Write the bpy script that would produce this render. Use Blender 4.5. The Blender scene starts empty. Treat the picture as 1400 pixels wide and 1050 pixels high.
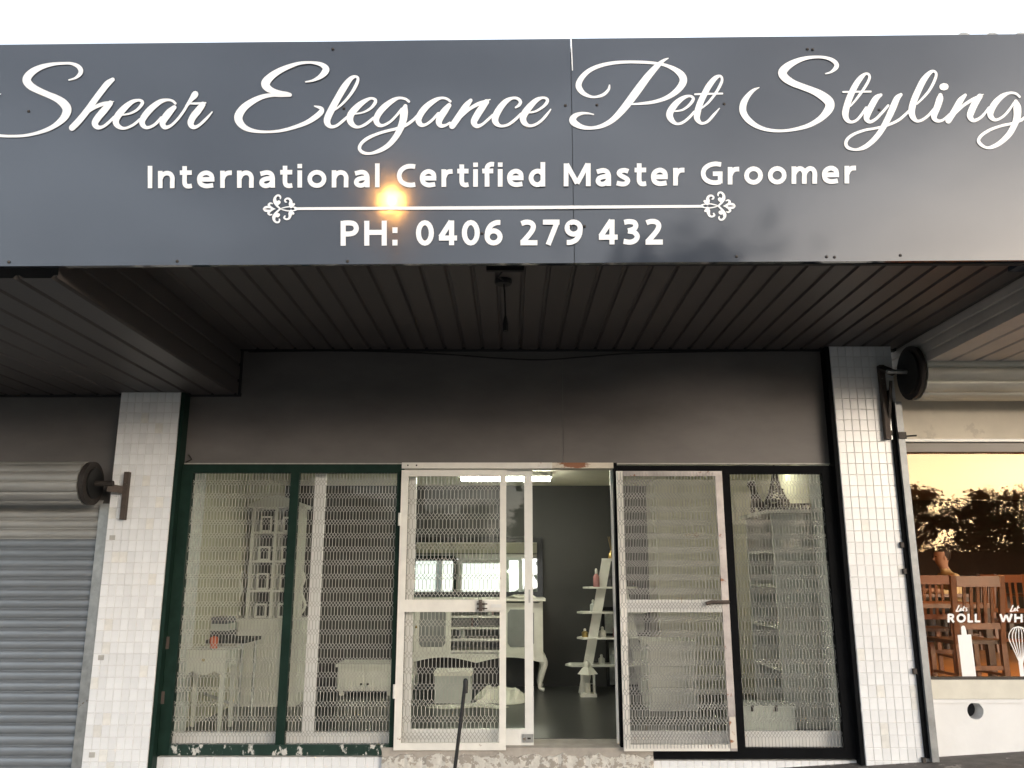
import bpy, bmesh, math, random
from mathutils import Vector, Matrix
from math import radians as R, sin, cos, pi

# ------------------------------------------------------------------ camera
sc = bpy.context.scene
PITCH = R(12.8); F = 1130.0; CZ = 1.6
cam_d = bpy.data.cameras.new('camera'); cam = bpy.data.objects.new('camera', cam_d)
sc.collection.objects.link(cam); sc.camera = cam
cam.location = (0, 0, CZ); cam.rotation_euler = (R(90) + PITCH, 0, 0)
cam_d.sensor_width = 36; cam_d.lens = 36 * F / 1400; cam_d.clip_start = .05; cam_d.clip_end = 3000

# ------------------------------------------------------------------ sky, sun, exposure
SUN_AZ = R(34)      # to the right of straight behind the camera
SUN_EL = R(6)
w = bpy.data.worlds.new('World'); sc.world = w; w.use_nodes = True
wn = w.node_tree; wn.nodes.clear()
sky = wn.nodes.new('ShaderNodeTexSky'); sky.sky_type = 'NISHITA'; sky.sun_disc = False
sky.sun_elevation = SUN_EL; sky.sun_rotation = pi - SUN_AZ
sky.air_density = 1.0; sky.dust_density = 2.5; sky.ozone_density = 1.0
bg = wn.nodes.new('ShaderNodeBackground'); bg.inputs[1].default_value = .15
wo = wn.nodes.new('ShaderNodeOutputWorld')
# thin even cloud over the whole sky: takes most of the blue and orange out and breaks it up softly
hs = wn.nodes.new('ShaderNodeHueSaturation'); hs.inputs['Saturation'].default_value = .56
wtc = wn.nodes.new('ShaderNodeTexCoord'); wmp = wn.nodes.new('ShaderNodeMapping'); wmp.inputs['Scale'].default_value = (1.6, 1.6, 4.5)
wnz = wn.nodes.new('ShaderNodeTexNoise'); wnz.inputs['Scale'].default_value = 1.5; wnz.inputs['Detail'].default_value = 5
wmr = wn.nodes.new('ShaderNodeMapRange'); wmr.inputs[1].default_value = .35; wmr.inputs[2].default_value = .7; wmr.inputs[3].default_value = .68; wmr.inputs[4].default_value = 1.28
wn.links.new(wtc.outputs['Generated'], wmp.inputs[0]); wn.links.new(wmp.outputs[0], wnz.inputs['Vector']); wn.links.new(wnz.outputs[0], wmr.inputs[0])
wn.links.new(sky.outputs[0], hs.inputs['Color']); 
cmx = wn.nodes.new('ShaderNodeMix'); cmx.data_type = 'RGBA'; cmx.inputs['Factor'].default_value = .68; cmx.inputs['B'].default_value = (1.17, 1.27, 1.43, 1)
wn.links.new(hs.outputs[0], cmx.inputs['A']); vm = wn.nodes.new('ShaderNodeVectorMath'); vm.operation = 'SCALE'
wn.links.new(cmx.outputs['Result'], vm.inputs[0]); wn.links.new(wmr.outputs[0], vm.inputs['Scale']); wn.links.new(vm.outputs[0], bg.inputs[0]); wn.links.new(bg.outputs[0], wo.inputs[0])
sun_d = bpy.data.lights.new('sun', 'SUN'); sun = bpy.data.objects.new('sun', sun_d); sc.collection.objects.link(sun)
sun_d.energy = .13; sun_d.angle = R(18); sun_d.color = (1, .95, .88)
sdir = Vector((sin(SUN_AZ) * cos(SUN_EL), -cos(SUN_AZ) * cos(SUN_EL), sin(SUN_EL)))
sun.rotation_euler = sdir.to_track_quat('Z', 'Y').to_euler()
sc.view_settings.view_transform = 'Standard'; sc.view_settings.look = 'None'
sc.view_settings.exposure = 2.97; sc.view_settings.gamma = 1; sc.view_settings.use_curve_mapping = False
sc.render.engine = 'CYCLES'
sc.cycles.use_denoising = True; sc.cycles.max_bounces = 8; sc.cycles.transparent_max_bounces = 24
sc.cycles.sample_clamp_indirect = 8
rng = random.Random(7)

# ------------------------------------------------------------------ pixel -> direction helpers
CP, SP = cos(PITCH), sin(PITCH)
def ray(px, py):
    cx = (px - 700) / F; cy = (525 - py) / F
    return Vector((cx, CP - cy * SP, SP + cy * CP))
def P(px, py, Y):                       # point at depth Y seen at that pixel
    d = ray(px, py); t = Y / d.y
    return Vector((d.x * t, Y, CZ + d.z * t))
def PZ(px, py, z):                      # point on the level z
    d = ray(px, py); t = (z - CZ) / d.z
    return Vector((d.x * t, d.y * t, z))

# ------------------------------------------------------------------ mesh builder
def wpos(o):
    v = Vector((0, 0, 0))
    while o is not None:
        v += Vector(o.location); o = o.parent
    return v
class MB:
    def __init__(s): s.v = []; s.f = []
    def add(s, vs, fs):
        n = len(s.v); s.v += [Vector(v) for v in vs]; s.f += [tuple(i + n for i in f) for f in fs]; return s
    def box(s, a, b):
        (x0, y0, z0), (x1, y1, z1) = a, b
        x0, x1 = min(x0, x1), max(x0, x1); y0, y1 = min(y0, y1), max(y0, y1); z0, z1 = min(z0, z1), max(z0, z1)
        return s.add([(x0,y0,z0),(x1,y0,z0),(x1,y1,z0),(x0,y1,z0),(x0,y0,z1),(x1,y0,z1),(x1,y1,z1),(x0,y1,z1)],
                     [(0,3,2,1),(4,5,6,7),(0,1,5,4),(1,2,6,5),(2,3,7,6),(3,0,4,7)])
    def bar(s, p0, p1, a, b, side=(0, 1, 0), caps=True, a1=None, b1=None):
        p0 = Vector(p0); p1 = Vector(p1); d = (p1 - p0).normalized(); u = Vector(side); u = u - d * u.dot(d)
        if u.length < 1e-5: u = Vector((1, 0, 0)) - d * d.x
        u.normalize(); v = d.cross(u); a1 = a if a1 is None else a1; b1 = b if b1 is None else b1
        vs = [p0 + v*sx*a/2 + u*sy*b/2 for sx, sy in ((-1,-1),(1,-1),(1,1),(-1,1))] + \
             [p1 + v*sx*a1/2 + u*sy*b1/2 for sx, sy in ((-1,-1),(1,-1),(1,1),(-1,1))]
        fs = [(0,1,5,4),(1,2,6,5),(2,3,7,6),(3,0,4,7)]
        if caps: fs += [(0,3,2,1),(4,5,6,7)]
        return s.add(vs, fs)
    def tube(s, pts, r, n=8, caps=True):
        pts = [Vector(p) for p in pts]; rs = r if isinstance(r, (list, tuple)) else [r] * len(pts)
        base = len(s.v); prev = None
        for i, p in enumerate(pts):
            d = (pts[min(i+1, len(pts)-1)] - pts[max(i-1, 0)]).normalized()
            if prev is None:
                u = Vector((0, 0, 1)).cross(d)
                if u.length < 1e-3: u = Vector((1, 0, 0))
            else: u = prev - d * prev.dot(d)
            u.normalize(); prev = u; v = d.cross(u)
            for k in range(n):
                a = 2*pi*k/n; s.v.append(p + u*cos(a)*rs[i] + v*sin(a)*rs[i])
        for i in range(len(pts)-1):
            for k in range(n):
                a = base+i*n+k; b = base+i*n+(k+1) % n; s.f.append((a, b, b+n, a+n))
        if caps:
            s.f.append(tuple(base+k for k in range(n))[::-1]); s.f.append(tuple(base+(len(pts)-1)*n+k for k in range(n)))
        return s
    def lathe(s, c, prof, n=16, sx=1, sy=1):
        c = Vector(c); base = len(s.v)
        for r, z in prof:
            for k in range(n):
                a = 2*pi*k/n; s.v.append(c + Vector((r*cos(a)*sx, r*sin(a)*sy, z)))
        for i in range(len(prof)-1):
            for k in range(n):
                a = base+i*n+k; b = base+i*n+(k+1) % n; s.f.append((a, b, b+n, a+n))
        s.f.append(tuple(base+k for k in range(n))[::-1]); s.f.append(tuple(base+(len(prof)-1)*n+k for k in range(n)))
        return s
    def prism(s, poly, d):
        poly = [Vector(p) for p in poly]; d = Vector(d); n = len(poly)
        return s.add(poly + [p + d for p in poly], [tuple(range(n))[::-1], tuple(range(n, 2*n))] +
                     [(i, (i+1) % n, n+(i+1) % n, n+i) for i in range(n)])
    def mesh(s, name, off=Vector((0, 0, 0)), smooth=False):
        m = bpy.data.meshes.new(name); m.from_pydata([v - off for v in s.v], [], s.f); m.update()
        if smooth:
            m.polygons.foreach_set('use_smooth', [True] * len(m.polygons))
            try: m.set_sharp_from_angle(angle=R(40))
            except Exception: pass
        return m
    def build(s, name, mat, parent=None, smooth=False, **kw):
        off = wpos(parent) if parent else Vector((0, 0, 0))
        o = bpy.data.objects.new(name, s.mesh(name, off, smooth)); sc.collection.objects.link(o)
        if mat: o.data.materials.append(mat)
        o.parent = parent
        for k, v in kw.items(): o[k] = v
        return o
def tag(o, label=None, cat=None, group=None, kind=None):
    if label: o['label'] = label
    if cat: o['category'] = cat
    if group: o['group'] = group
    if kind: o['kind'] = kind
    return o
def thing(name, loc, label, cat, group=None):
    o = bpy.data.objects.new(name, None); sc.collection.objects.link(o); o.location = loc
    o.empty_display_size = .1
    return tag(o, label, cat, group)
def struct(name, mb, mat, **k):
    o = mb.build(name, mat, **k); o['kind'] = 'structure'; return o
def inst(name, mesh, loc, parent, rot=None, scale=None):
    o = bpy.data.objects.new(name, mesh); sc.collection.objects.link(o); o.parent = parent
    o.location = Vector(loc) - (wpos(parent) if parent else Vector((0, 0, 0)))
    if rot: o.rotation_euler = rot
    if scale: o.scale = scale
    return o
def copy_tree(o, parent=None):
    c = o.copy(); sc.collection.objects.link(c); c.parent = parent
    for ch in o.children: copy_tree(ch, c)
    return c

# ------------------------------------------------------------------ materials
def M(name, base, rough=.5, metal=0, var=.12, scale=6, bump=0, bscale=60, spec=.5, rand=0, wear=None, wear_amt=.5,
      wscale=12, tint=None, emit=None, estr=0, coat=0, stretch=None, rvar=.15):
    m = bpy.data.materials.new(name); m.use_nodes = True; nt = m.node_tree; N = nt.nodes; L = nt.links
    b = N['Principled BSDF']
    tc = N.new('ShaderNodeTexCoord'); mp = N.new('ShaderNodeMapping'); L.new(tc.outputs['Object'], mp.inputs[0])
    if stretch: mp.inputs['Scale'].default_value = stretch
    nz = N.new('ShaderNodeTexNoise'); nz.inputs['Scale'].default_value = scale; nz.inputs['Detail'].default_value = 6
    nz.inputs['Roughness'].default_value = .6
    L.new(mp.outputs[0], nz.inputs['Vector'])
    mx = N.new('ShaderNodeMix'); mx.data_type = 'RGBA'
    c2 = tint if tint else tuple(min(1, c * (1 + var)) for c in base)
    c1 = tuple(c * (1 - var) for c in base)
    mx.inputs['A'].default_value = (*c1, 1); mx.inputs['B'].default_value = (*c2, 1)
    rp = N.new('ShaderNodeMapRange'); rp.inputs[1].default_value = .3; rp.inputs[2].default_value = .7
    L.new(nz.outputs[0], rp.inputs[0]); L.new(rp.outputs[0], mx.inputs['Factor'])
    col = mx.outputs['Result']
    if rand:
        oi = N.new('ShaderNodeObjectInfo'); hs = N.new('ShaderNodeHueSaturation')
        mr = N.new('ShaderNodeMapRange'); mr.inputs[3].default_value = 1 - rand; mr.inputs[4].default_value = 1 + rand
        L.new(oi.outputs['Random'], mr.inputs[0]); L.new(mr.outputs[0], hs.inputs['Value']); L.new(col, hs.inputs['Color'])
        col = hs.outputs[0]
    if wear:
        n2 = N.new('ShaderNodeTexNoise'); n2.inputs['Scale'].default_value = wscale; n2.inputs['Detail'].default_value = 9
        n2.inputs['Roughness'].default_value = .7
        L.new(mp.outputs[0], n2.inputs['Vector'])
        r2 = N.new('ShaderNodeMapRange'); r2.inputs[1].default_value = 1 - wear_amt; r2.inputs[2].default_value = 1.03 - wear_amt
        L.new(n2.outputs[0], r2.inputs[0])
        m2 = N.new('ShaderNodeMix'); m2.data_type = 'RGBA'; m2.inputs['B'].default_value = (*wear, 1)
        L.new(r2.outputs[0], m2.inputs['Factor']); L.new(col, m2.inputs['A']); col = m2.outputs['Result']
    L.new(col, b.inputs['Base Color'])
    rr = N.new('ShaderNodeMapRange'); rr.inputs[3].default_value = max(.02, rough * (1 - rvar)); rr.inputs[4].default_value = min(1, rough * (1 + rvar))
    L.new(nz.outputs[0], rr.inputs[0]); L.new(rr.outputs[0], b.inputs['Roughness'])
    b.inputs['Metallic'].default_value = metal; b.inputs['Specular IOR Level'].default_value = spec
    b.inputs['Coat Weight'].default_value = coat
    if bump:
        n3 = N.new('ShaderNodeTexNoise'); n3.inputs['Scale'].default_value = bscale; n3.inputs['Detail'].default_value = 5
        L.new(mp.outputs[0], n3.inputs['Vector'])
        bp = N.new('ShaderNodeBump'); bp.inputs['Strength'].default_value = 1; bp.inputs['Distance'].default_value = bump
        L.new(n3.outputs[0], bp.inputs['Height']); L.new(bp.outputs[0], b.inputs['Normal'])
    if emit:
        b.inputs['Emission Color'].default_value = (*emit, 1); b.inputs['Emission Strength'].default_value = estr
    return m
def glass_mat(name, ior=1.5, tint=(1, 1, 1), rough=0.0, refl_tint=(1, 1, 1)):
    m = bpy.data.materials.new(name); m.use_nodes = True; nt = m.node_tree; N = nt.nodes; L = nt.links
    N.remove(N['Principled BSDF']); out = N['Material Output']
    fr = N.new('ShaderNodeFresnel'); fr.inputs['IOR'].default_value = ior
    t = N.new('ShaderNodeBsdfTransparent'); t.inputs[0].default_value = (*tint, 1)
    g = N.new('ShaderNodeBsdfGlossy'); g.inputs['Roughness'].default_value = rough; g.inputs['Color'].default_value = (*refl_tint, 1)
    mx = N.new('ShaderNodeMixShader'); L.new(fr.outputs[0], mx.inputs[0]); L.new(t.outputs[0], mx.inputs[1])
    L.new(g.outputs[0], mx.inputs[2]); L.new(mx.outputs[0], out.inputs[0]); return m

m_fascia = M('fascia_paint', (.036, .043, .058), .085, var=.05, scale=1.2, bump=.0035, bscale=.8, spec=.85, rvar=.3)
m_vinyl = M('white_vinyl', (.82, .82, .82), .35, var=.01)
m_soffit = M('soffit_steel', (.085, .074, .070), .5, var=.12, scale=2.5, rand=.06, bump=.0008, bscale=30)
m_soffit2 = M('cafe_soffit_paint', (.50, .47, .44), .55, var=.12, scale=2.5, rand=.05)
m_gapblack = M('dark_gap', (.02, .02, .022), .8)  # near-black, stands in for shade in gaps and behind openings
m_panel = M('panel_paint', (.128, .119, .115), .55, var=.16, scale=1.6, bump=.0006, bscale=25, stretch=(1, 1, 2.2))
m_trim = M('trim_grey', (.42, .41, .38), .5, var=.15, scale=20)
m_tile_old = M('stained_tile', (.75, .745, .71), .3, var=.12, scale=12, rand=.08)
m_tile = M('white_tile', (.80, .815, .825), .22, var=.04, scale=7, rand=.05, spec=.5)
m_grout = M('grout', (.70, .70, .69), .8, var=.2, scale=20)
m_green = M('green_paint', (.010, .026, .019), .5, var=.25, scale=9, wear=(.26, .26, .23), wear_amt=.27, wscale=14, spec=.12)
m_greenchip = M('green_paint_chipped', (.012, .034, .025), .4, var=.2, scale=9, wear=(.55, .54, .5), wear_amt=.44, wscale=16, stretch=(1, 1, .6))
m_black = M('black_paint', (.006, .0065, .0075), .75, var=.3, scale=9, wear=(.15, .15, .14), wear_amt=.26, wscale=20, spec=.06)
m_meshpaint = M('mesh_paint', (.40, .39, .355), .45, metal=.0, var=.2, scale=5, wear=(.22, .15, .10), wear_amt=.33, wscale=9)
m_meshgal = M('mesh_galvanised', (.33, .325, .31), .5, metal=.0, var=.25, scale=4, wear=(.25, .17, .12), wear_amt=.37, wscale=8)
m_whitepaint = M('white_paint', (.74, .72, .66), .45, var=.08, scale=8, wear=(.24, .13, .07), wear_amt=.33, wscale=7, bump=.0005, bscale=30)
m_rustpaint = M('rusty_paint', (.6, .55, .46), .6, var=.2, scale=10, wear=(.25, .10, .045), wear_amt=.45, wscale=6, stretch=(.5, 1, 2))
m_whitealu = M('white_aluminium', (.70, .70, .67), .35, var=.06, scale=6)
m_steel = M('galvanised', (.42, .43, .42), .42, metal=.75, var=.2, scale=14, wear=(.20, .15, .11), wear_amt=.36, wscale=10)
m_slat = M('shutter_slat', (.235, .258, .28), .42, metal=.35, var=.12, scale=5, rand=.05, stretch=(.4, 1, 2))
m_slatold = M('shutter_slat_dull', (.37, .365, .345), .45, metal=.35, var=.15, scale=5, stretch=(.4, 1, 2))
m_drum = M('rolled_laths', (.56, .56, .50), .45, metal=.3, var=.15, scale=5, stretch=(.4, 1, 2))
m_rail = M('guide_steel', (.26, .27, .275), .5, metal=.5, var=.25, scale=9)
m_darkiron = M('dark_iron', (.045, .038, .034), .6, metal=.3, var=.3, scale=20)
m_rustiron = M('rusty_bracket', (.07, .052, .042), .7, var=.3, scale=25, wear=(.4, .38, .34), wear_amt=.36, wscale=30)
m_concrete = M('concrete', (.30, .275, .25), .85, var=.2, scale=7, bump=.004, bscale=40, wear=(.62, .58, .52), wear_amt=.45, wscale=9, stretch=(1, 1, 2.2))
m_path = M('footpath', (.11, .10, .092), .85, var=.3, scale=9, bump=.004, bscale=50, wear=(.30, .28, .25), wear_amt=.42, wscale=6)
m_road = M('asphalt', (.05, .05, .052), .9, var=.25, scale=12, bump=.004, bscale=90)
m_grass = M('grass', (.06, .085, .035), .95, var=.4, scale=3, bump=.03, bscale=30)
m_glass = glass_mat('window_glass', 1.30, (.93, .95, .93))
m_glass2 = glass_mat('cafe_glass', 1.33, (.97, .94, .90), refl_tint=(1, .84, .56))   # bronze tint; golden reflection colour stands in for the sunset sky
m_glass3 = glass_mat('clear_window_glass', 1.17, (.95, .96, .94))
m_cream = M('cream_wall', (.54, .51, .40), .7, var=.05, scale=3)
m_greywall = M('grey_wall', (.046, .045, .042), .75, var=.08, scale=3)
m_ceil = M('cream_ceiling', (.82, .79, .64), .7, var=.04)
m_floor = M('grey_floor', (.05, .052, .049), .32, var=.25, scale=3, bump=.0006, bscale=8)
m_furn = M('white_furniture', (.66, .65, .59), .45, var=.06, scale=10)
m_furnin = M('cabinet_inset', (.22, .225, .22), .3, var=.1)
m_darkgrey = M('dark_grey', (.05, .05, .048), .7)  # one even dark grey for table top, towel, photos and hutch back
m_mirror = M('mirror_silver', (.85, .87, .85), .02, metal=1, var=.01)
m_blackgloss = M('black_gloss', (.01, .01, .011), .18, var=.1)
m_cloth = M('white_cloth', (.72, .70, .62), .9, var=.07, scale=12, bump=.006, bscale=60)
m_wood = M('chair_wood', (.16, .065, .028), .35, var=.3, scale=5, stretch=(1, 1, .2), spec=.6)
m_darkwood = M('dark_wood', (.06, .028, .015), .4, var=.3, scale=6)
m_cafefloor = M('cafe_floor', (.50, .27, .10), .35, var=.15, scale=2)
m_cafewall = M('cafe_wall', (.10, .062, .040), .7, var=.15, scale=2)
m_skin = M('skin', (.58, .36, .26), .5, var=.06)
m_hair = M('hair', (.045, .030, .022), .6, var=.2)
m_shirt = M('yellow_shirt', (.75, .62, .36), .85, var=.08, scale=14)
m_trouser = M('dark_trousers', (.03, .03, .04), .9)
m_brass = M('brass', (.45, .32, .12), .3, metal=.8)
m_bottle = M('pink_bottle', (.35, .16, .15), .25)
m_bottle2 = M('grey_bottle', (.12, .12, .14), .25)
m_leaf = M('leaf', (.055, .075, .030), .7, var=.4, scale=.6)
m_bark = M('bark', (.10, .08, .06), .9, var=.3, scale=4)
m_bulb = M('lamp_glow', (1, 1, 1), .5, emit=(1, .44, .09), estr=70)
m_tube = M('fluorescent_tube', (1, 1, 1), .5, emit=(1, 1, .84), estr=9)
m_tube2 = M('dim_fluorescent_tube', (1, 1, 1), .5, emit=(1, 1, .80), estr=5)
m_warm = M('warm_lamp', (1, 1, 1), .5, emit=(1, .48, .15), estr=16)
m_rubber = M('black_rubber', (.008, .008, .008), .55)
m_box = M('pale_box', (.46, .48, .45), .6, var=.06)
m_orange = M('orange_plastic', (.55, .12, .05), .5)
m_picture = M('picture_print', (.35, .36, .33), .6, var=.5, scale=9)

# ------------------------------------------------------------------ key depths
YS = 3.85           # sign plane
YP = 6.60           # front of tiled pillars
YF = 6.72           # shop front plane
ZS = CZ + 1.818     # main soffit level
ZL = CZ + 1.43      # lower soffit of the left neighbour
ZR = CZ + 1.59      # lower soffit of the right neighbour
ZFL = .315          # shop floor
YB = 10.06          # back wall
def gz(x):
    x = max(-9, min(9, x)); return .213 + .06 * (x - 2.85)

# ------------------------------------------------------------------ ground
xs = [-900, -60, -20] + [-9 + i for i in range(19)] + [20, 60, 900]
def strip(ya, yb, dz, za=0, zb=None):
    mb = MB(); zb = dz if zb is None else zb
    for x in xs: mb.v += [Vector((x, ya, gz(x) + dz)), Vector((x, yb, gz(x) + zb))]
    mb.f = [(2*i, 2*i+2, 2*i+3, 2*i+1) for i in range(len(xs)-1)]
    return mb
struct('ground', strip(-900, 900, -.45), m_grass)
mb = strip(-9.0, 2.6, -.14); struct('road', mb, m_road)
mb = strip(2.75, 12, 0); struct('footpath', mb, m_path)
mb = strip(2.6, 2.75, .004); n = len(mb.v)
for x in xs: mb.v += [Vector((x, 2.6, gz(x) + .004)), Vector((x, 2.6, gz(x) - .16))]
mb.f += [(n+2*i, n+2*i+1, n+2*i+3, n+2*i+2) for i in range(len(xs)-1)]
struct('kerb', mb, m_concrete)
struct('verge', strip(-60, -9.1, -.05), m_grass)

# ------------------------------------------------------------------ script lettering traced as strokes on the sign plane
def spline(pts, n=6):
    out = []
    for i in range(len(pts)-1):
        p0 = pts[max(i-1, 0)]; p1 = pts[i]; p2 = pts[i+1]; p3 = pts[min(i+2, len(pts)-1)]
        for k in range(n):
            t = k / n
            out.append(tuple(.5*((2*b)+(-a+c)*t+(2*a-5*b+4*c-d)*t*t+(-a+3*b-3*c+d)*t**3) for a, b, c, d in zip(p0, p1, p2, p3)))
    out.append(tuple(pts[-1])); return out
LAYER = [0]
def stroke(mb, frame, pts, Y, grow=1.0, flat=False, step=.00012, base=.0015, caps=True):
    """pts (zx, zy, width) in a zoomed frame (x0, y0, scale): a ribbon on the plane y = Y"""
    x0, y0, s = frame; LAYER[0] = (LAYER[0] + 1) % 12; yy = Y - base - LAYER[0] * step
    q = spline(pts) if not flat else list(pts)
    q = [(x0 + a / s, y0 + b / s, max(w_, 3) * grow / s) for a, b, w_ in q]
    Lp = []; Rp = []
    cyc = len(q) > 8 and math.hypot(q[0][0]-q[-1][0], q[0][1]-q[-1][1]) < 1e-6
    for i, (a, b, w_) in enumerate(q):
        a0, b0, _ = q[max(i-1, 0)]; a1, b1, _ = q[min(i+1, len(q)-1)]
        if cyc and i in (0, len(q)-1): a0, b0, _ = q[-2]; a1, b1, _ = q[1]
        dx, dy = a1 - a0, b1 - b0; l = math.hypot(dx, dy) or 1; nx, ny = -dy / l, dx / l
        Lp.append((a + nx*w_/2, b + ny*w_/2)); Rp.append((a - nx*w_/2, b - ny*w_/2))
    def cap(c, rad, ang, sgn):
        return [(c[0] + cos(ang + sgn*pi*k/6)*rad, c[1] + sin(ang + sgn*pi*k/6)*rad) for k in range(1, 6)]
    n0 = len(mb.v)
    for i, (l, r) in enumerate(zip(Lp, Rp)): yr = yy - step*.9*i/len(q); mb.v += [P(l[0], l[1], yr), P(r[0], r[1], yr)]
    for i in range(len(q)-1): mb.f.append((n0+2*i, n0+2*i+1, n0+2*i+3, n0+2*i+2))
    for e in (0, -1) if caps else ():
        c = q[e]; l = Lp[e]; ang = math.atan2(l[1]-c[1], l[0]-c[0])
        ring = cap(c, c[2]/2, ang, 1 if e == 0 else -1)
        n1 = len(mb.v); mb.v += [P(p[0], p[1], yy if e == 0 else yy - step*.9*(len(q)-1)/len(q)) for p in [l] + ring + [Rp[e]]]
        f = tuple(range(n1, n1 + len(ring) + 2)); mb.f.append(f)
    return mb

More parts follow.
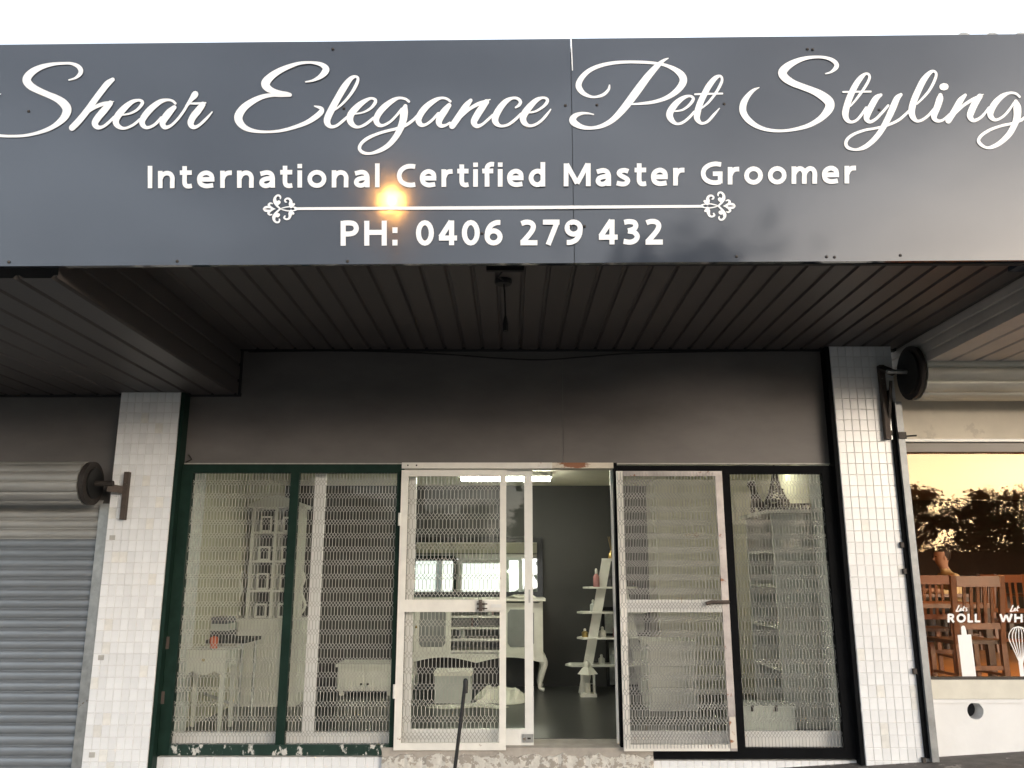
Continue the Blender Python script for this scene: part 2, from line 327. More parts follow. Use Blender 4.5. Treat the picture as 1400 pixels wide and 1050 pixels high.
A = (0, 70, 7); B = (150, 70, 7); C = (310, 70, 7); D = (480, 70, 7); E = (600, 70, 7); Fr = (770, 70, 7); G = (900, 70, 7); H = (1000, 70, 7); I = (1200, 70, 7)
WORDS = {
 'Shear': [
  (A, [(660,275,14),(720,257,22),(765,218,40),(772,178,45),(740,140,38),(680,118,27),(600,116,26),(500,125,34),(400,150,48),(320,190,64),(270,238,76),(256,282,80),(290,330,72),(360,372,62),(450,412,58),(540,452,66),(605,497,80),(640,550,86),(630,605,78),(590,660,62),(520,715,46),(440,755,38),(340,787,30),(230,808,27),(120,813,25),(20,810,26),(-70,796,30),(-150,758,42),(-200,700,54),(-212,640,58),(-190,570,54),(-130,490,40),(-70,440,26),(8,408,6)]),
  (A, [(1078,272,40),(1035,305,58),(1000,345,60),(920,450,60),(840,560,60),(760,660,62),(690,732,60)]),
  (A, [(770,655,18),(840,582,28),(920,530,36),(1000,500,34),(1088,482,8)]),
  (A, [(1055,498,52),(1000,562,66),(940,632,66),(908,690,62),(935,728,44),(985,722,28),(1040,682,28),(1090,630,24)]),
  (A, [(1165,610,16),(1240,597,20),(1310,562,26),(1355,512,32),(1360,482,32),(1322,469,26),(1260,488,42),(1190,545,60),(1130,615,66),(1108,672,62),(1132,718,46),(1190,738,26),(1270,708,26),(1340,652,26)]),
  (B, [(628,500,24),(600,475,24),(550,466,26),(480,485,46),(400,545,60),(340,612,62),(310,670,58),(322,712,46),(362,732,30),(430,702,28),(495,636,28)]),
  (B, [(618,538,44),(570,585,66),(525,645,68),(506,690,58),(528,728,42),(580,715,28),(640,662,26),(700,585,26),(745,510,26)]),
  (B, [(735,525,26),(775,468,40),(805,430,60),(818,412,62)]),
  (B, [(765,500,16),(830,500,22),(918,494,14)]),
  (B, [(890,510,54),(845,570,66),(795,632,64),(775,690,60),(800,726,42),(850,712,28),(920,650,26),(980,582,12)])],
 'Elegance': [
  (C, [(755,293,12),(830,278,24),(900,240,46),(945,190,66),(942,155,56),(890,122,38),(800,108,24),(700,115,30),(600,145,42),(500,190,56),(420,245,70),(372,305,84),(390,350,70),(440,380,52),(510,400,44),(570,408,40),(605,418,36)]),
  (C, [(605,424,26),(520,424,30),(430,420,36),(330,440,46),(230,490,60),(155,550,72),(112,625,80),(130,690,68),(190,740,48),(280,766,32),(400,772,24),(520,760,28),(640,730,34),(760,685,42),(850,630,52),(905,578,50),(900,545,34),(840,525,12)]),
  (C, [(1020,572,14),(1100,510,22),(1180,420,28),(1235,330,32),(1256,268,28),(1238,243,24),(1190,260,42),(1130,335,62),(1070,435,64),(1010,545,66),(965,640,66),(965,690,58),(998,722,34),(1050,713,28),(1110,668,28),(1165,618,24)]),
  (D, [(30,600,14),(110,587,18),(180,552,24),(225,502,32),(232,466,28),(190,451,24),(130,478,42),(60,532,60),(0,602,66),(-10,660,62),(20,708,44),(70,726,26),(140,698,28),(215,638,26)]),
  (D, [(553,482,24),(520,457,24),(460,448,26),(400,472,44),(320,532,58),(262,600,60),(240,660,56),(262,702,44),(305,710,28),(370,678,24),(430,620,24),(485,552,24)]),
  (D, [(520,525,38),(508,575,72),(500,650,70),(475,730,64),(430,815,56),(360,897,48),(280,948,40),(190,978,26),(120,972,30),(81,935,32),(97,885,32),(160,832,32),(250,792,28),(340,764,28),(430,742,28),(520,710,30),(590,662,28),(645,605,26)]),
  (D, [(950,480,24),(910,453,24),(860,448,26),(800,472,44),(720,532,58),(665,602,62),(645,660,58),(667,702,44),(710,704,28),(770,664,26),(835,595,26)]),
  (D, [(938,518,44),(895,572,64),(855,632,66),(840,680,58),(862,714,40),(905,708,26),(945,685,22)]),
  (D, [(1145,470,34),(1100,525,60),(1040,612,62),(968,715,60)]),
  (D, [(1050,635,18),(1130,556,30),(1210,508,36),(1280,480,26),(1332,462,8)]),
  (D, [(1295,485,52),(1245,552,66),(1195,632,66),(1176,680,60),(1202,716,42),(1250,704,28),(1300,664,26),(1355,612,24)]),
  (E, [(735,538,18),(768,516,28),(780,482,32),(750,452,28),(700,450,28),(640,482,50),(580,552,62),(540,632,66),(547,685,54),(592,716,28),(660,704,26),(730,655,28),(785,600,24)]),
  (E, [(840,590,14),(920,577,20),(990,537,26),(1033,492,32),(1034,457,28),(990,446,24),(930,472,46),(860,542,62),(808,622,66),(816,680,54),(862,713,30),(920,704,26),(980,664,26),(1030,610,24),(1070,557,12)])],
 'Pet': [
  (Fr, [(443,325,14),(432,370,26),(380,418,30),(290,438,22),(210,413,38),(160,365,54),(148,315,56),(180,250,50),(250,185,42),(350,140,36),(480,112,32),(620,103,28),(760,105,28),(880,115,26),(980,135,30),(1070,175,46),(1130,225,66),(1150,275,72),(1130,330,66),(1070,395,54),(980,450,40),(870,485,32),(760,500,26),(655,508,16)]),
  (Fr, [(1004,68,10),(955,93,30),(890,152,54),(810,242,68),(720,362,76),(640,470,74),(560,570,66),(470,660,52),(370,715,40),(270,735,32),(180,725,44),(112,690,62),(90,655,66),(120,615,46),(180,595,28),(240,595,18),(290,605,12)]),
  (Fr, [(1070,575,14),(1140,562,20),(1200,522,26),(1240,472,30),(1240,442,26),(1200,429,24),(1140,452,42),(1070,512,60),(1020,592,66),(1032,650,56),(1082,694,28),(1140,684,26),(1200,640,26),(1255,580,24)]),
  (G, [(405,552,14),(480,490,22),(550,400,26),(600,310,28),(610,262,24),(590,237,24),(545,258,44),(490,324,56),(440,412,58),(395,512,60),(372,602,62),(374,650,52),(412,690,28),(470,674,26),(530,610,26),(585,547,10)]),
  (G, [(352,412,18),(480,408,18),(612,405,18)])],
 'Styling': [
  (H, [(902,215,12),(955,198,22),(1000,157,42),(1003,120,42),(965,85,36),(900,62,28),(820,55,26),(720,65,34),(630,92,48),(550,135,66),(500,180,78),(488,215,80),(520,260,74),(590,305,64),(680,340,60),(780,378,64),(860,420,78),(925,472,88),(943,515,88),(925,565,80),(870,630,60),(800,680,48),(720,718,40),(620,745,32),(520,760,27),(430,762,28),(330,748,34),(240,715,44),(170,665,56),(125,610,62),(108,555,66),(120,490,62),(160,425,46),(210,375,30),(265,347,8)]),
  (H, [(1140,525,14),(1210,440,24),(1280,340,26),(1320,262,26),(1315,224,24),(1285,216,24),(1240,252,46),(1190,322,56),(1140,422,60),(1105,522,62),(1090,600,62),(1106,655,46),(1147,678,28),(1200,658,26),(1250,600,26),(1290,540,24)]),
  (H, [(1070,390,18),(1200,388,18),(1333,386,18)]),
  (I, [(30,418,30),(-15,450,56),(-60,525,62),(-98,602,62),(-105,648,52),(-75,676,32),(-20,650,28),(40,590,26),(100,520,24)]),
  (I, [(222,416,32),(185,452,56),(150,530,64),(110,620,62),(60,715,56),(5,800,52),(-60,870,48),(-130,920,42),(-210,942,24),(-280,925,32),(-305,885,32),(-285,835,30),(-220,790,28),(-120,755,26),(-10,735,24),(100,705,26),(190,665,26),(260,610,26),(310,560,24)]),
  (I, [(375,505,14),(430,450,22),(490,380,26),(540,290,28),(560,222,26),(540,192,24),(500,205,38),(440,275,58),(390,372,62),(345,480,64),(325,570,64),(337,630,54),(377,668,30),(430,655,26),(490,610,26),(540,550,24)]),
  (I, [(600,420,40),(595,455,64),(570,532,64),(540,610,60),(547,650,44),(582,668,30),(630,655,24),(690,600,20)]),
  (I, [(622,341,64),(634,340,70),(646,339,64)]),
  (I, [(838,420,30),(790,475,58),(740,562,60),(676,664,58)]),
  (I, [(735,605,18),(820,520,28),(895,470,32),(955,437,24),(1012,412,8)]),
  (I, [(978,432,52),(930,502,66),(890,590,66),(886,630,56),(916,663,36),(970,645,28),(1020,600,26),(1065,540,24)]),
  (I, [(1358,436,22),(1320,405,24),(1260,400,26),(1190,432,46),(1120,502,60),(1080,582,60),(1087,630,50),(1132,658,28),(1200,625,24),(1260,560,24),(1305,490,20)]),
  (I, [(1322,480,36),(1335,535,72),(1335,620,70),(1310,700,60),(1260,790,56),(1180,870,46),(1100,915,36),(1040,922,24),(985,890,32),(965,850,32),(1000,800,30),(1080,750,28),(1180,715,26),(1290,690,26),(1380,655,28),(1450,600,26)])],
}
O_L = (350, 255, 17.5)
ORN = [
 [(575,532,8),(640,512,26),(740,490,28),(840,484,28),(940,500,30),(1005,530,34)],
 [(575,534,8),(640,556,26),(740,578,28),(840,584,28),(940,566,30),(1005,532,34)],
 [(578,532,36),(500,455,56),(455,360,86),(452,280,62),(500,218,46),(560,218,46),(586,262,38),(580,292,26)],
 [(490,450,50),(520,400,90),(545,375,90)],
 [(578,536,36),(485,625,56),(432,720,86),(430,795,62),(478,852,46),(538,852,46),(564,810,36),(556,778,24)],
 [(475,640,50),(505,690,90),(530,680,90)],
 [(840,478,80),(832,415,96),(832,345,66),(792,295,52),(735,288,44),(693,325,44),(705,365,38),(735,372,22)],
 [(880,440,70),(905,425,60)],
 [(840,592,80),(822,650,96),(812,715,66),(782,768,52),(722,782,44),(672,748,44),(692,706,34)],
 [(870,630,70),(890,645,60)],
 [(165,535,6),(215,505,56),(270,490,56),(340,495,56),(400,525,44),(460,535,10)],
 [(165,537,6),(215,570,56),(270,580,56),(340,578,56),(400,546,44),(460,537,10)],
 [(340,490,50),(305,440,56),(345,398,40),(395,412,26)],
 [(335,590,50),(295,635,56),(335,678,40),(380,668,26)]]

# ------------------------------------------------------------------ the sign
sign = thing('shop_sign', P(700, 360, YS), 'wide dark grey fascia sign board with white lettering above the shop', 'sign')
def fascia_grid(pxl, pxr, name, dy):
    mb = MB(); nx, nz = 24, 10
    xa, xb = pxl, pxr
    def top(px): return P(px, 60.5 - px * .0098 if px < 780 else 52.9 - (px-780) * .0095, YS)
    def bot(px): return P(px, 363.8 - px * .0058, YS)
    def pt(i, j, off):
        a = bot(xa + (xb-xa)*i/nx); b = top(xa + (xb-xa)*i/nx)
        x = a.x  # keep verticals upright in the plane
        p = Vector((x, YS + dy + off, a.z + (b.z-a.z)*j/nz))
        p.y += .004*sin(p.x*2.1+.6)*sin(p.z*2.4) + .003*sin(p.x*5.3)*(1 if 0 < j < nz else .4) - .003
        p.y = max(p.y, YS + dy + off - .0005) if off == 0 else p.y
        return p
    for off in (0, .03):
        n0 = len(mb.v)
        for j in range(nz+1):
            for i in range(nx+1): mb.v.append(pt(i, j, off))
        for j in range(nz):
            for i in range(nx):
                a = n0 + j*(nx+1)+i; f = (a, a+1, a+nx+2, a+nx+1); mb.f.append(f if off == 0 else f[::-1])
    N1 = (nx+1)*(nz+1)
    for i in range(nx):
        mb.f.append((i, N1+i, N1+i+1, i+1)); a = nz*(nx+1)+i; mb.f.append((a, a+1, N1+a+1, N1+a))
    for j in range(nz):
        a = j*(nx+1); mb.f.append((a, a+nx+1, N1+a+nx+1, N1+a)); a += nx; mb.f.append((a, N1+a, N1+a+nx+1, a+nx+1))
    return mb.build('fascia_panel', m_fascia, sign, smooth=True)
fp1 = fascia_grid(-330, 785.0, 'fascia_panel', .0015)
fp2 = fascia_grid(785.8, 1490, 'fascia_panel', .0005)
fp1['label'] = 'left sheet of the sign board'; fp2['label'] = 'right sheet of the sign board'
for wd, sts in WORDS.items():
    mb = MB()
    for fr, pts in sts: stroke(mb, fr, pts, YS - .002)
    mb.build('script_word', m_vinyl, sign, label='white script word reading ' + wd)
def oval(cx, cy, rx, ry): return [(cx + rx*cos(2*pi*k/20), cy + ry*sin(2*pi*k/20)) for k in range(21)]
GL = {  # bold humanist sans: centre lines in cap heights; 'l' straight polyline, 's' curve
 'I': (.22, ['l', (.11,0),(.11,1)]), 'l': (.2, ['l', (.1,0),(.1,1.07)]),
 'n': (.6, ['l', (.1,0),(.1,.77)], ['s', (.1,.40),(.17,.58),(.3,.67),(.43,.63),(.5,.48),(.5,.25),(.5,0)]),
 't': (.44, ['s', (.18,.98),(.18,.6),(.18,.25),(.22,.12),(.31,.08),(.42,.1)], ['l', (.02,.69),(.42,.69)]),
 'e': (.64, ['l', (.1,.385),(.6,.385)], ['s', (.52,.40),(.50,.56),(.42,.65),(.32,.68),(.2,.63),(.12,.52),(.1,.38),(.13,.22),(.22,.12),(.36,.085),(.56,.12)]),
 'r': (.43, ['l', (.1,0),(.1,.77)], ['s', (.1,.38),(.16,.56),(.26,.66),(.41,.675)]),
 'a': (.58, ['s', (.48,0),(.48,.3),(.47,.50),(.40,.64),(.27,.68),(.07,.62)], ['s', (.48,.42),(.3,.41),(.15,.34),(.11,.21),(.17,.11),(.28,.085),(.4,.15),(.47,.28)]),
 'i': (.2, ['l', (.1,0),(.1,.77)], ['l', (.1,.87),(.1,1.06)]), 'o': (.68, ['l'] + oval(.34,.385,.24,.30)),
 'C': (.70, ['s', (.68,.89),(.52,.915),(.33,.87),(.17,.72),(.11,.5),(.17,.27),(.33,.13),(.52,.085),(.68,.11)]),
 'f': (.42, ['s', (.43,.98),(.32,.985),(.22,.92),(.18,.78),(.18,.4),(.18,0)], ['l', (.01,.69),(.4,.69)]),
 'd': (.62, ['l', (.52,0),(.52,1.07)], ['s', (.50,.56),(.41,.66),(.29,.67),(.16,.58),(.1,.38),(.16,.18),(.29,.085),(.41,.11),(.5,.22)]),
 'M': (.97, ['l', (.1,0),(.1,1)], ['l', (.87,0),(.87,1)], ['l', (.12,.97),(.485,.12)], ['l', (.85,.97),(.485,.12)]),
 's': (.52, ['s', (.45,.63),(.33,.68),(.18,.65),(.13,.55),(.2,.45),(.33,.36),(.42,.28),(.42,.17),(.33,.09),(.2,.085),(.05,.13)]),
 'G': (.80, ['s', (.72,.88),(.54,.915),(.34,.87),(.17,.72),(.11,.5),(.17,.27),(.33,.13),(.52,.085),(.70,.12)], ['l', (.69,.055),(.69,.56)], ['l', (.44,.48),(.77,.48)]),
 'm': (.91, ['l', (.1,0),(.1,.77)], ['s', (.1,.42),(.17,.58),(.28,.67),(.39,.63),(.455,.48),(.455,.25),(.455,0)], ['s', (.455,.42),(.53,.58),(.64,.67),(.75,.63),(.81,.48),(.81,.25),(.81,0)]),
 'P': (.64, ['l', (.1,0),(.1,1)], ['s', (.1,.91),(.3,.915),(.46,.87),(.53,.70),(.46,.53),(.3,.475),(.1,.475)]),
 'H': (.77, ['l', (.1,0),(.1,1)], ['l', (.67,0),(.67,1)], ['l', (.1,.53),(.67,.53)]),
 ':': (.24, ['l', (.12,0),(.12,.23)], ['l', (.12,.5),(.12,.73)]),
 '0': (.66, ['l'] + oval(.33,.5,.225,.415)),
 '4': (.68, ['l', (.47,0),(.47,1)], ['l', (.45,.97),(.09,.33)], ['l', (.03,.29),(.66,.29)]),
 '6': (.66, ['s', (.57,.91),(.42,.90),(.25,.80),(.14,.60),(.11,.36)], ['l'] + oval(.335,.33,.225,.245)),
 '9': (.66, ['s', (.09,.09),(.24,.10),(.41,.20),(.52,.40),(.55,.64)], ['l'] + oval(.325,.67,.225,.245)),
 '2': (.64, ['s', (.07,.86),(.22,.915),(.39,.89),(.48,.77),(.45,.60),(.33,.40),(.12,.12)], ['l', (.04,.085),(.62,.085)]),
 '7': (.64, ['l', (.04,.915),(.61,.915)], ['l', (.53,.92),(.22,0)]),
 '3': (.62, ['s', (.07,.885),(.23,.915),(.4,.88),(.46,.75),(.39,.61),(.2,.54)], ['s', (.2,.54),(.40,.49),(.51,.32),(.43,.15),(.26,.085),(.05,.12)]),
 'R': (.7, ['l', (.1,0),(.1,1)], ['s', (.1,.91),(.3,.915),(.46,.87),(.53,.71),(.46,.55),(.3,.49),(.1,.49)], ['l', (.32,.5),(.6,0)]),
 'O': (.92, ['l'] + oval(.46,.5,.35,.41)), 'L': (.55, ['l', (.1,0),(.1,1)], ['l', (.1,.09),(.53,.09)]),
 'W': (1.2, ['l', (.08,1),(.33,.06)], ['l', (.33,.06),(.58,.9)], ['l', (.62,.9),(.87,.06)], ['l', (.87,.06),(1.12,1)]),
 'S': (.6, ['s', (.54,.87),(.38,.92),(.2,.87),(.14,.74),(.22,.6),(.38,.5),(.5,.4),(.52,.26),(.42,.12),(.24,.08),(.06,.13)]),
 'K': (.68, ['l', (.1,0),(.1,1)], ['l', (.14,.5),(.6,1)], ['l', (.22,.56),(.64,0)]) }
def text_on_plane(name, body, x0, x1, base0, base1, top, Y, mat, parent, wt=.205, gap=.13, label=None, base=.0015, step=.00012):
    cap_ = base0 - top; x = 0; items = []
    for ch_ in body:
        g_ = GL[ch_]
        for st_ in g_[1:]: items.append((st_[0], [(a + x, b) for a, b in st_[1:]]))
        x += g_[0] + gap
    tot = x - gap; mb = MB(); kx = (x1 - x0)/tot
    for kind, pts in items:
        q = [(x0 + a*kx, base0 + (base1-base0)*a/tot - b*cap_, wt*cap_) for a, b in pts]
        stroke(mb, (0, 0, 1), q, Y, flat=(kind == 'l'), caps=False, base=base, step=step)
    o = mb.build(name, mat, parent)
    if label: o['label'] = label
    return o
YT = YS - .002
text_on_plane('text_word', 'International', 200.6, 520, 257.3, 256, 226.8, YT, m_vinyl, sign, label='bold white word International')
text_on_plane('text_word', 'Certified', 541.6, 746, 255.8, 255, 224.6, YT, m_vinyl, sign, label='bold white word Certified')
text_on_plane('text_word', 'Master', 770, 936.5, 254.7, 253.6, 223.4, YT, m_vinyl, sign, label='bold white word Master')
text_on_plane('text_word', 'Groomer', 957, 1171, 252.6, 250.6, 221.6, YT, m_vinyl, sign, label='bold white word Groomer')
text_on_plane('text_number', 'PH:', 465, 545, 336, 335.6, 302, YT, m_vinyl, sign, label='bold white letters PH and a colon')
text_on_plane('text_number', '0406', 568, 687.6, 335.4, 335, 301.6, YT, m_vinyl, sign, label='bold white number 0406')
text_on_plane('text_number', '279', 710, 797.6, 334.8, 334.4, 301, YT, m_vinyl, sign, label='bold white number 279')
text_on_plane('text_number', '432', 817.6, 907, 334.2, 333.8, 300.2, YT, m_vinyl, sign, label='bold white number 432')
mb = MB(); stroke(mb, (0, 0, 1), [(404, 285.3, 3.6), (680, 284, 4.6), (960, 282, 3.6)], YS - .002); mb.build('divider_line', m_vinyl, sign)
mb = MB()
for s_ in ORN: stroke(mb, O_L, s_, YS - .002)
mb.build('scroll_ornament', m_vinyl, sign)
mb = MB()
for s_ in ORN: stroke(mb, (940, 250, 17.5), [(740 + 575 - a, b + 17 + (8 if b > 600 else 0), c) for a, b, c in s_], YS - .002)
mb.build('scroll_ornament', m_vinyl, sign)
# white strip painted in for sky light showing through the seam at the top
mb = MB(); a = P(780.8, 54, YS); b = P(782.6, 97, YS)
mb.add([a + Vector((-.003, -.004, 0)), a + Vector((.003, -.004, 0)), b + Vector((.0025, -.004, 0)), b + Vector((-.0025, -.004, 0))], [(0, 3, 2, 1)])
mb.build('seam_sky_strip', m_vinyl, sign)
scr = MB().lathe((0, 0, 0), [(.008, 0), (.007, .003), (.003, .005)], 8).mesh('screw'); scr.materials.append(m_darkiron)
for px, py in [(242,357),(475,357),(1007,350.5),(1130,351),(1141,351.5),(1231,349),(455,67),(1104,67),(1111,67.5),(39,152),(470,148),(773,144),(816,143.5),(990,142),(659,319),(780,309),(799,309),(12,358),(1202,150)]:
    inst('screw', scr, P(px, py, YS - .001), sign, rot=(R(90), 0, 0))

# ------------------------------------------------------------------ awning (soffits, step boxes, flashing, roof)
awn = thing('awning', (0, YF, ZS), 'street awning with dark ribbed metal soffit behind the sign board', 'awning')
def soffit_panel_mesh(wd, ln, name, mat=None):
    # a pan hanging with an upstanding groove at its joint, seen from below; runs along +y from 0
    mb = MB(); g = .022; d = .016
    prof = [(0, 0), (wd - g - .012, 0), (wd - g, d), (wd - .006, d), (wd, 0)]
    for y in (0, ln):
        for x, z in prof: mb.v.append(Vector((x, y, z)))
    n = len(prof)
    for i in range(n-1): mb.f.append((i, n+i, n+i+1, i+1))
    m = mb.mesh(name); m.materials.append(mat or m_soffit); return m
Y0 = YS + .06
pm = soffit_panel_mesh(.157, YF + .1 - Y0, 'soffit_panel')
x = -2.27
while x < 3.2:
    inst('soffit_panel', pm, (x, Y0, ZS + rng.uniform(0, .001)), awn); x += .157
pm2 = soffit_panel_mesh(.19, YF + .1 - Y0, 'neighbour_soffit_panel')
x = -2.27 - .19*18
for i in range(18): inst('soffit_panel', pm2, (x + i*.19, Y0, ZL), awn)
YN = 4.8      # cafe awning cut back out of view to let low light reach the front
pm3 = soffit_panel_mesh(.19, YF + .1 - YN, 'cafe_soffit_panel', m_soffit2)
x = 3.22
for i in range(22): inst('soffit_panel', pm3, (x + i*.19, YN, ZR), awn)
MB().box((3.2, YN - .02, ZR + .002), (7.4, YN - .001, ZS + .87)).build('cafe_fascia', m_soffit2, awn)  # unseen front board, set back with the awning for the light
# step faces with long ribs
def step_face(X, z0, z1, sgn, name, mat=None, y0=None):
    mb = MB(); n = 3; zs = []
    prof = []
    for i in range(n):
        za = z0 + (z1-z0)*i/n; zb = z0 + (z1-z0)*(i+1)/n
        prof += [(0, za), (0, zb-.03), (-.012*sgn, zb-.024), (-.012*sgn, zb-.006)]
    prof.append((0, z1))
    for y in (y0 or Y0, YF + .1):
        for dx, z in prof: mb.v.append(Vector((X + dx, y, z)))
    k = len(prof)
    for i in range(k-1): mb.f.append((i, i+1, k+i+1, k+i) if sgn > 0 else (i, k+i, k+i+1, i+1))
    mb.build('step_face', mat or m_soffit, awn)
step_face(-2.27, ZL, ZS + .02, 1, 'l'); step_face(3.22, ZR, ZS + .02, -1, 'r', m_soffit2, 4.8)
# near-black boxes paint in the shaded gaps at the wall and behind the sign
MB().box((-2.27, YF - .03, ZS - .012), (3.22, YF + .02, ZS + .03)).build('shade_gap_strip', m_gapblack, awn)
MB().box((-5.7, YF - .03, ZL - .012), (-2.25, YF + .02, ZL + .02)).build('shade_gap_strip', m_gapblack, awn)
MB().box((-2.285, YF - .025, ZL - .01), (-2.255, YF + .02, ZS)).build('shade_gap_strip', m_gapblack, awn)
MB().box((-7, YS + .035, ZL + .065), (3.05, YS + .058, ZS + .87)).build('fascia_frame', m_gapblack, awn)
MB().box((-7, YS + .06, ZS + .88), (3.2, YF + .3, ZS + .91)).build('unseen_roof', m_steel, awn)  # unseen roof, added to block sky light from above
MB().box((3.05, YS + .04, ZS - .02), (3.2, 4.8, ZS + .87)).build('return_panel', m_fascia, awn)
MB().box((3.201, 4.8, ZS + .88), (8, YF + .3, ZS + .91)).build('unseen_roof', m_steel, awn)  # unseen roof over the cafe side, added to block sky light
for px in (1318, 1357, 1396, 1434):
    c = P(px, 47.3, YS + .05)
    mb = MB(); n = 8
    for y in (c.y, c.y + 1.5):
        for k in range(n+1):
            a = pi*k/n; mb.v.append(Vector((c.x + .036*cos(a), y, c.z - .012 + .026*sin(a))))
    for k in range(n): mb.f.append((k, k+1, n+2+k, n+1+k))
    mb.f.append(tuple(range(n+1)))
    mb.build('roof_crest', m_rail, awn, smooth=True)
# lamp holder on a cord
pc = thing('lamp_cord', P(690, 368, 4.6), 'black cord with empty bulb holder hanging under the soffit', 'lamp cord')
top = Vector((P(688, 380, 5.0).x, 5.0, ZS)); k0 = P(691, 432, 5.0); k1 = P(691, 453, 5.0)
mb = MB().lathe(top + Vector((0, 0, -.03)), [(.05, 0), (.055, .015), (.055, .031)], 12); mb.build('ceiling_rose', m_rubber, pc)
MB().tube([top, top*.6 + k0*.4 + Vector((.004, 0, 0)), k0], .005, 6).build('cord', m_rubber, pc)
MB().lathe(k1, [(.016, 0), (.017, .05), (.012, .075), (.006, .1)], 10).build('bulb_holder', m_rubber, pc)
MB().box(top + Vector((-.1, -.25, -.03)), top + Vector((.13, -.22, .005))).build('conduit', m_rubber, pc)
MB().tube([top + Vector((0, -.22, -.02)), top + Vector((-.03, -.15, -.035)), top + Vector((.0, -.05, -.02)), top + Vector((0, 0, -.01))], .006, 6).build('conduit', m_rubber, pc)
cb = MB().tube([P(x_, y_, YF - .035) for x_, y_ in spline([(340,481,0),(480,480,0),(600,484,0),(670,490,0),(737,492.5,0),(800,488,0),(870,483,0),(1000,480.5,0),(1130,479.5,0)], 5) for y_ in [y_]] if False else
     [P(q[0], q[1], YF - .035) for q in spline([(340,481,0),(480,480,0),(600,484,0),(670,489,0),(737,492,0),(800,488,0),(870,483,0),(1000,480.5,0),(1130,479.5,0)], 5)], .006, 6).build('sagging_cable', m_rubber)
tag(cb, 'thin black cable sagging along the top of the panel under the soffit', 'cable')

# ------------------------------------------------------------------ shop building: upper panels and hidden mass
bld = thing('shop_building', (0, YF + .1, .2), 'row of shops with painted grey panels above the shop fronts', 'building')
zt = P(700, 634, YF).z
def panel(x0, x1, z0, z1, y=YF, name='wall_panel', mat=None):
    return MB().box((x0, y, z0), (x1, y + .06, z1)).build(name, mat or m_panel, bld)
panel(-2.69, .42, zt + .006, ZS + .05); panel(.4215, 2.61, zt + .006, ZS + .05, YF - .0015)
panel(-6.2, -3.21, P(0, 690, YF).z, ZL + .05, YF + .02)
MB().box((-6.2, YF + .1, -.3), (-3.2, YF + .16, ZL)).build('dark_backing', m_gapblack, bld)  # added dark sheet stops light showing through; stands in for the unlit shop
zc0 = P(1300, 601, YF).z
panel(3.15, 7.5, zc0, ZR + .05, YF, mat=M('render_beige', (.60, .55, .46), .7, var=.15, scale=1.5, wear=(.56, .51, .43), wear_amt=.40, wscale=2.2))
MB().box((-2.69, YF - .006, zt - .006), (2.61, YF + .05, zt + .005)).build('panel_trim', m_trim, bld)
MB().box((-7, YF + .1, ZS + .06), (8, YF + .4, ZS + 1.4)).build('unseen_upper_wall', m_panel, bld)  # unseen wall above the awning, put in to block light
# dark boards lining the sides of the opening
for xa, xb in ((-2.703, -2.672), (2.592, 2.623)):
    MB().box((xa, YP + .006, .12), (xb, YF + .02, ZS if xa > 0 else ZL)).build('reveal_board', m_black if xa > 0 else m_green, bld)
mb = MB(); mb.tube([P(258, 622, YF - .012), P(262, 628, YF - .03), P(254, 632, YF - .02)], .006, 6); mb.build('loose_wire', m_darkiron, bld)

# ------------------------------------------------------------------ tiled pillars
def tile_mesh(wd, ht, name):
    mb = MB(); a, b = wd/2, ht/2; i = .0022; d = .004
    mb.add([(-a,0,-b),(a,0,-b),(a,0,b),(-a,0,b),(-a+i,-d,-b+i),(a-i,-d,-b+i),(a-i,-d,b-i),(-a+i,-d,b-i)],
           [(4,5,6,7),(0,1,5,4),(1,2,6,5),(2,3,7,6),(3,0,4,7)])
    m = mb.mesh(name); m.materials.append(m_tile); return m
def pillar(x0, x1, z0, z1, cols, rp, label):
    t = thing('tiled_pillar', ((x0+x1)/2, YP, z0), label, 'pillar', 'tiled pillars of the shop front')
    MB().box((x0, YP, z0 - .3), (x1, YF + .6, z1)).build('core', m_grout, t)
    cp = (x1-x0)/cols; tm = tile_mesh(cp - .0026, rp - .0026, 'tile')
    to = tm.copy(); to.materials.clear(); to.materials.append(m_tile_old)
    n = 0; z = z1 - rp/2
    while z > z0 - rp/2:
        for c in range(cols):
            inst('tile', to if rng.random() < .05 else tm, (x0 + cp*(c+.5) + rng.uniform(-.0006, .0006), YP - rng.uniform(0, .0012), z), t,
                 rot=(rng.uniform(-.006, .006), 0, rng.uniform(-.006, .006)))
            n += 1
        z -= rp
    return t
pillar(-3.19, -2.705, .13, ZL, 8, .085, 'white tiled pillar between the closed roller shutter and the shop window')
pillar(2.625, 3.13, gz(2.8), ZS, 8, .0885, 'white tiled pillar between the shop window and the cafe window')

# ------------------------------------------------------------------ low tiled wall and threshold under the shop front
zsill = P(400, 1033, YF).z
def riser(x0, x1, z1, label):
    t = thing('tiled_plinth', ((x0+x1)/2, YF - .02, 0), label, 'plinth', 'tiled plinths under the windows')
    MB().box((x0, YF - .02, -.3), (x1, YF + .3, z1)).build('core', m_grout, t)
    k = round((x1-x0)/.0625); cp = (x1-x0)/k; tm = tile_mesh(cp - .003, .086, 'plinth_tile')
    for r in range(2):
        for c in range(k): inst('tile', tm, (x0 + cp*(c+.5), YF - .02, z1 - .0885*(r+.5)), t)
riser(-2.69, P(523, 1040, YF).x, zsill - .004, 'low white tiled plinth under the left window')
riser(P(892, 1040, YF).x, 2.61, P(1000, 1038, YF).z - .004, 'low white tiled plinth under the right window')
st = thing('door_step', P(690, 1040, YF), 'worn concrete door step with flaking white paint', 'step')
xa, xb = P(523, 1040, YF).x + .002, P(892, 1040, YF).x - .002
zth = P(760, 1020, YF).z
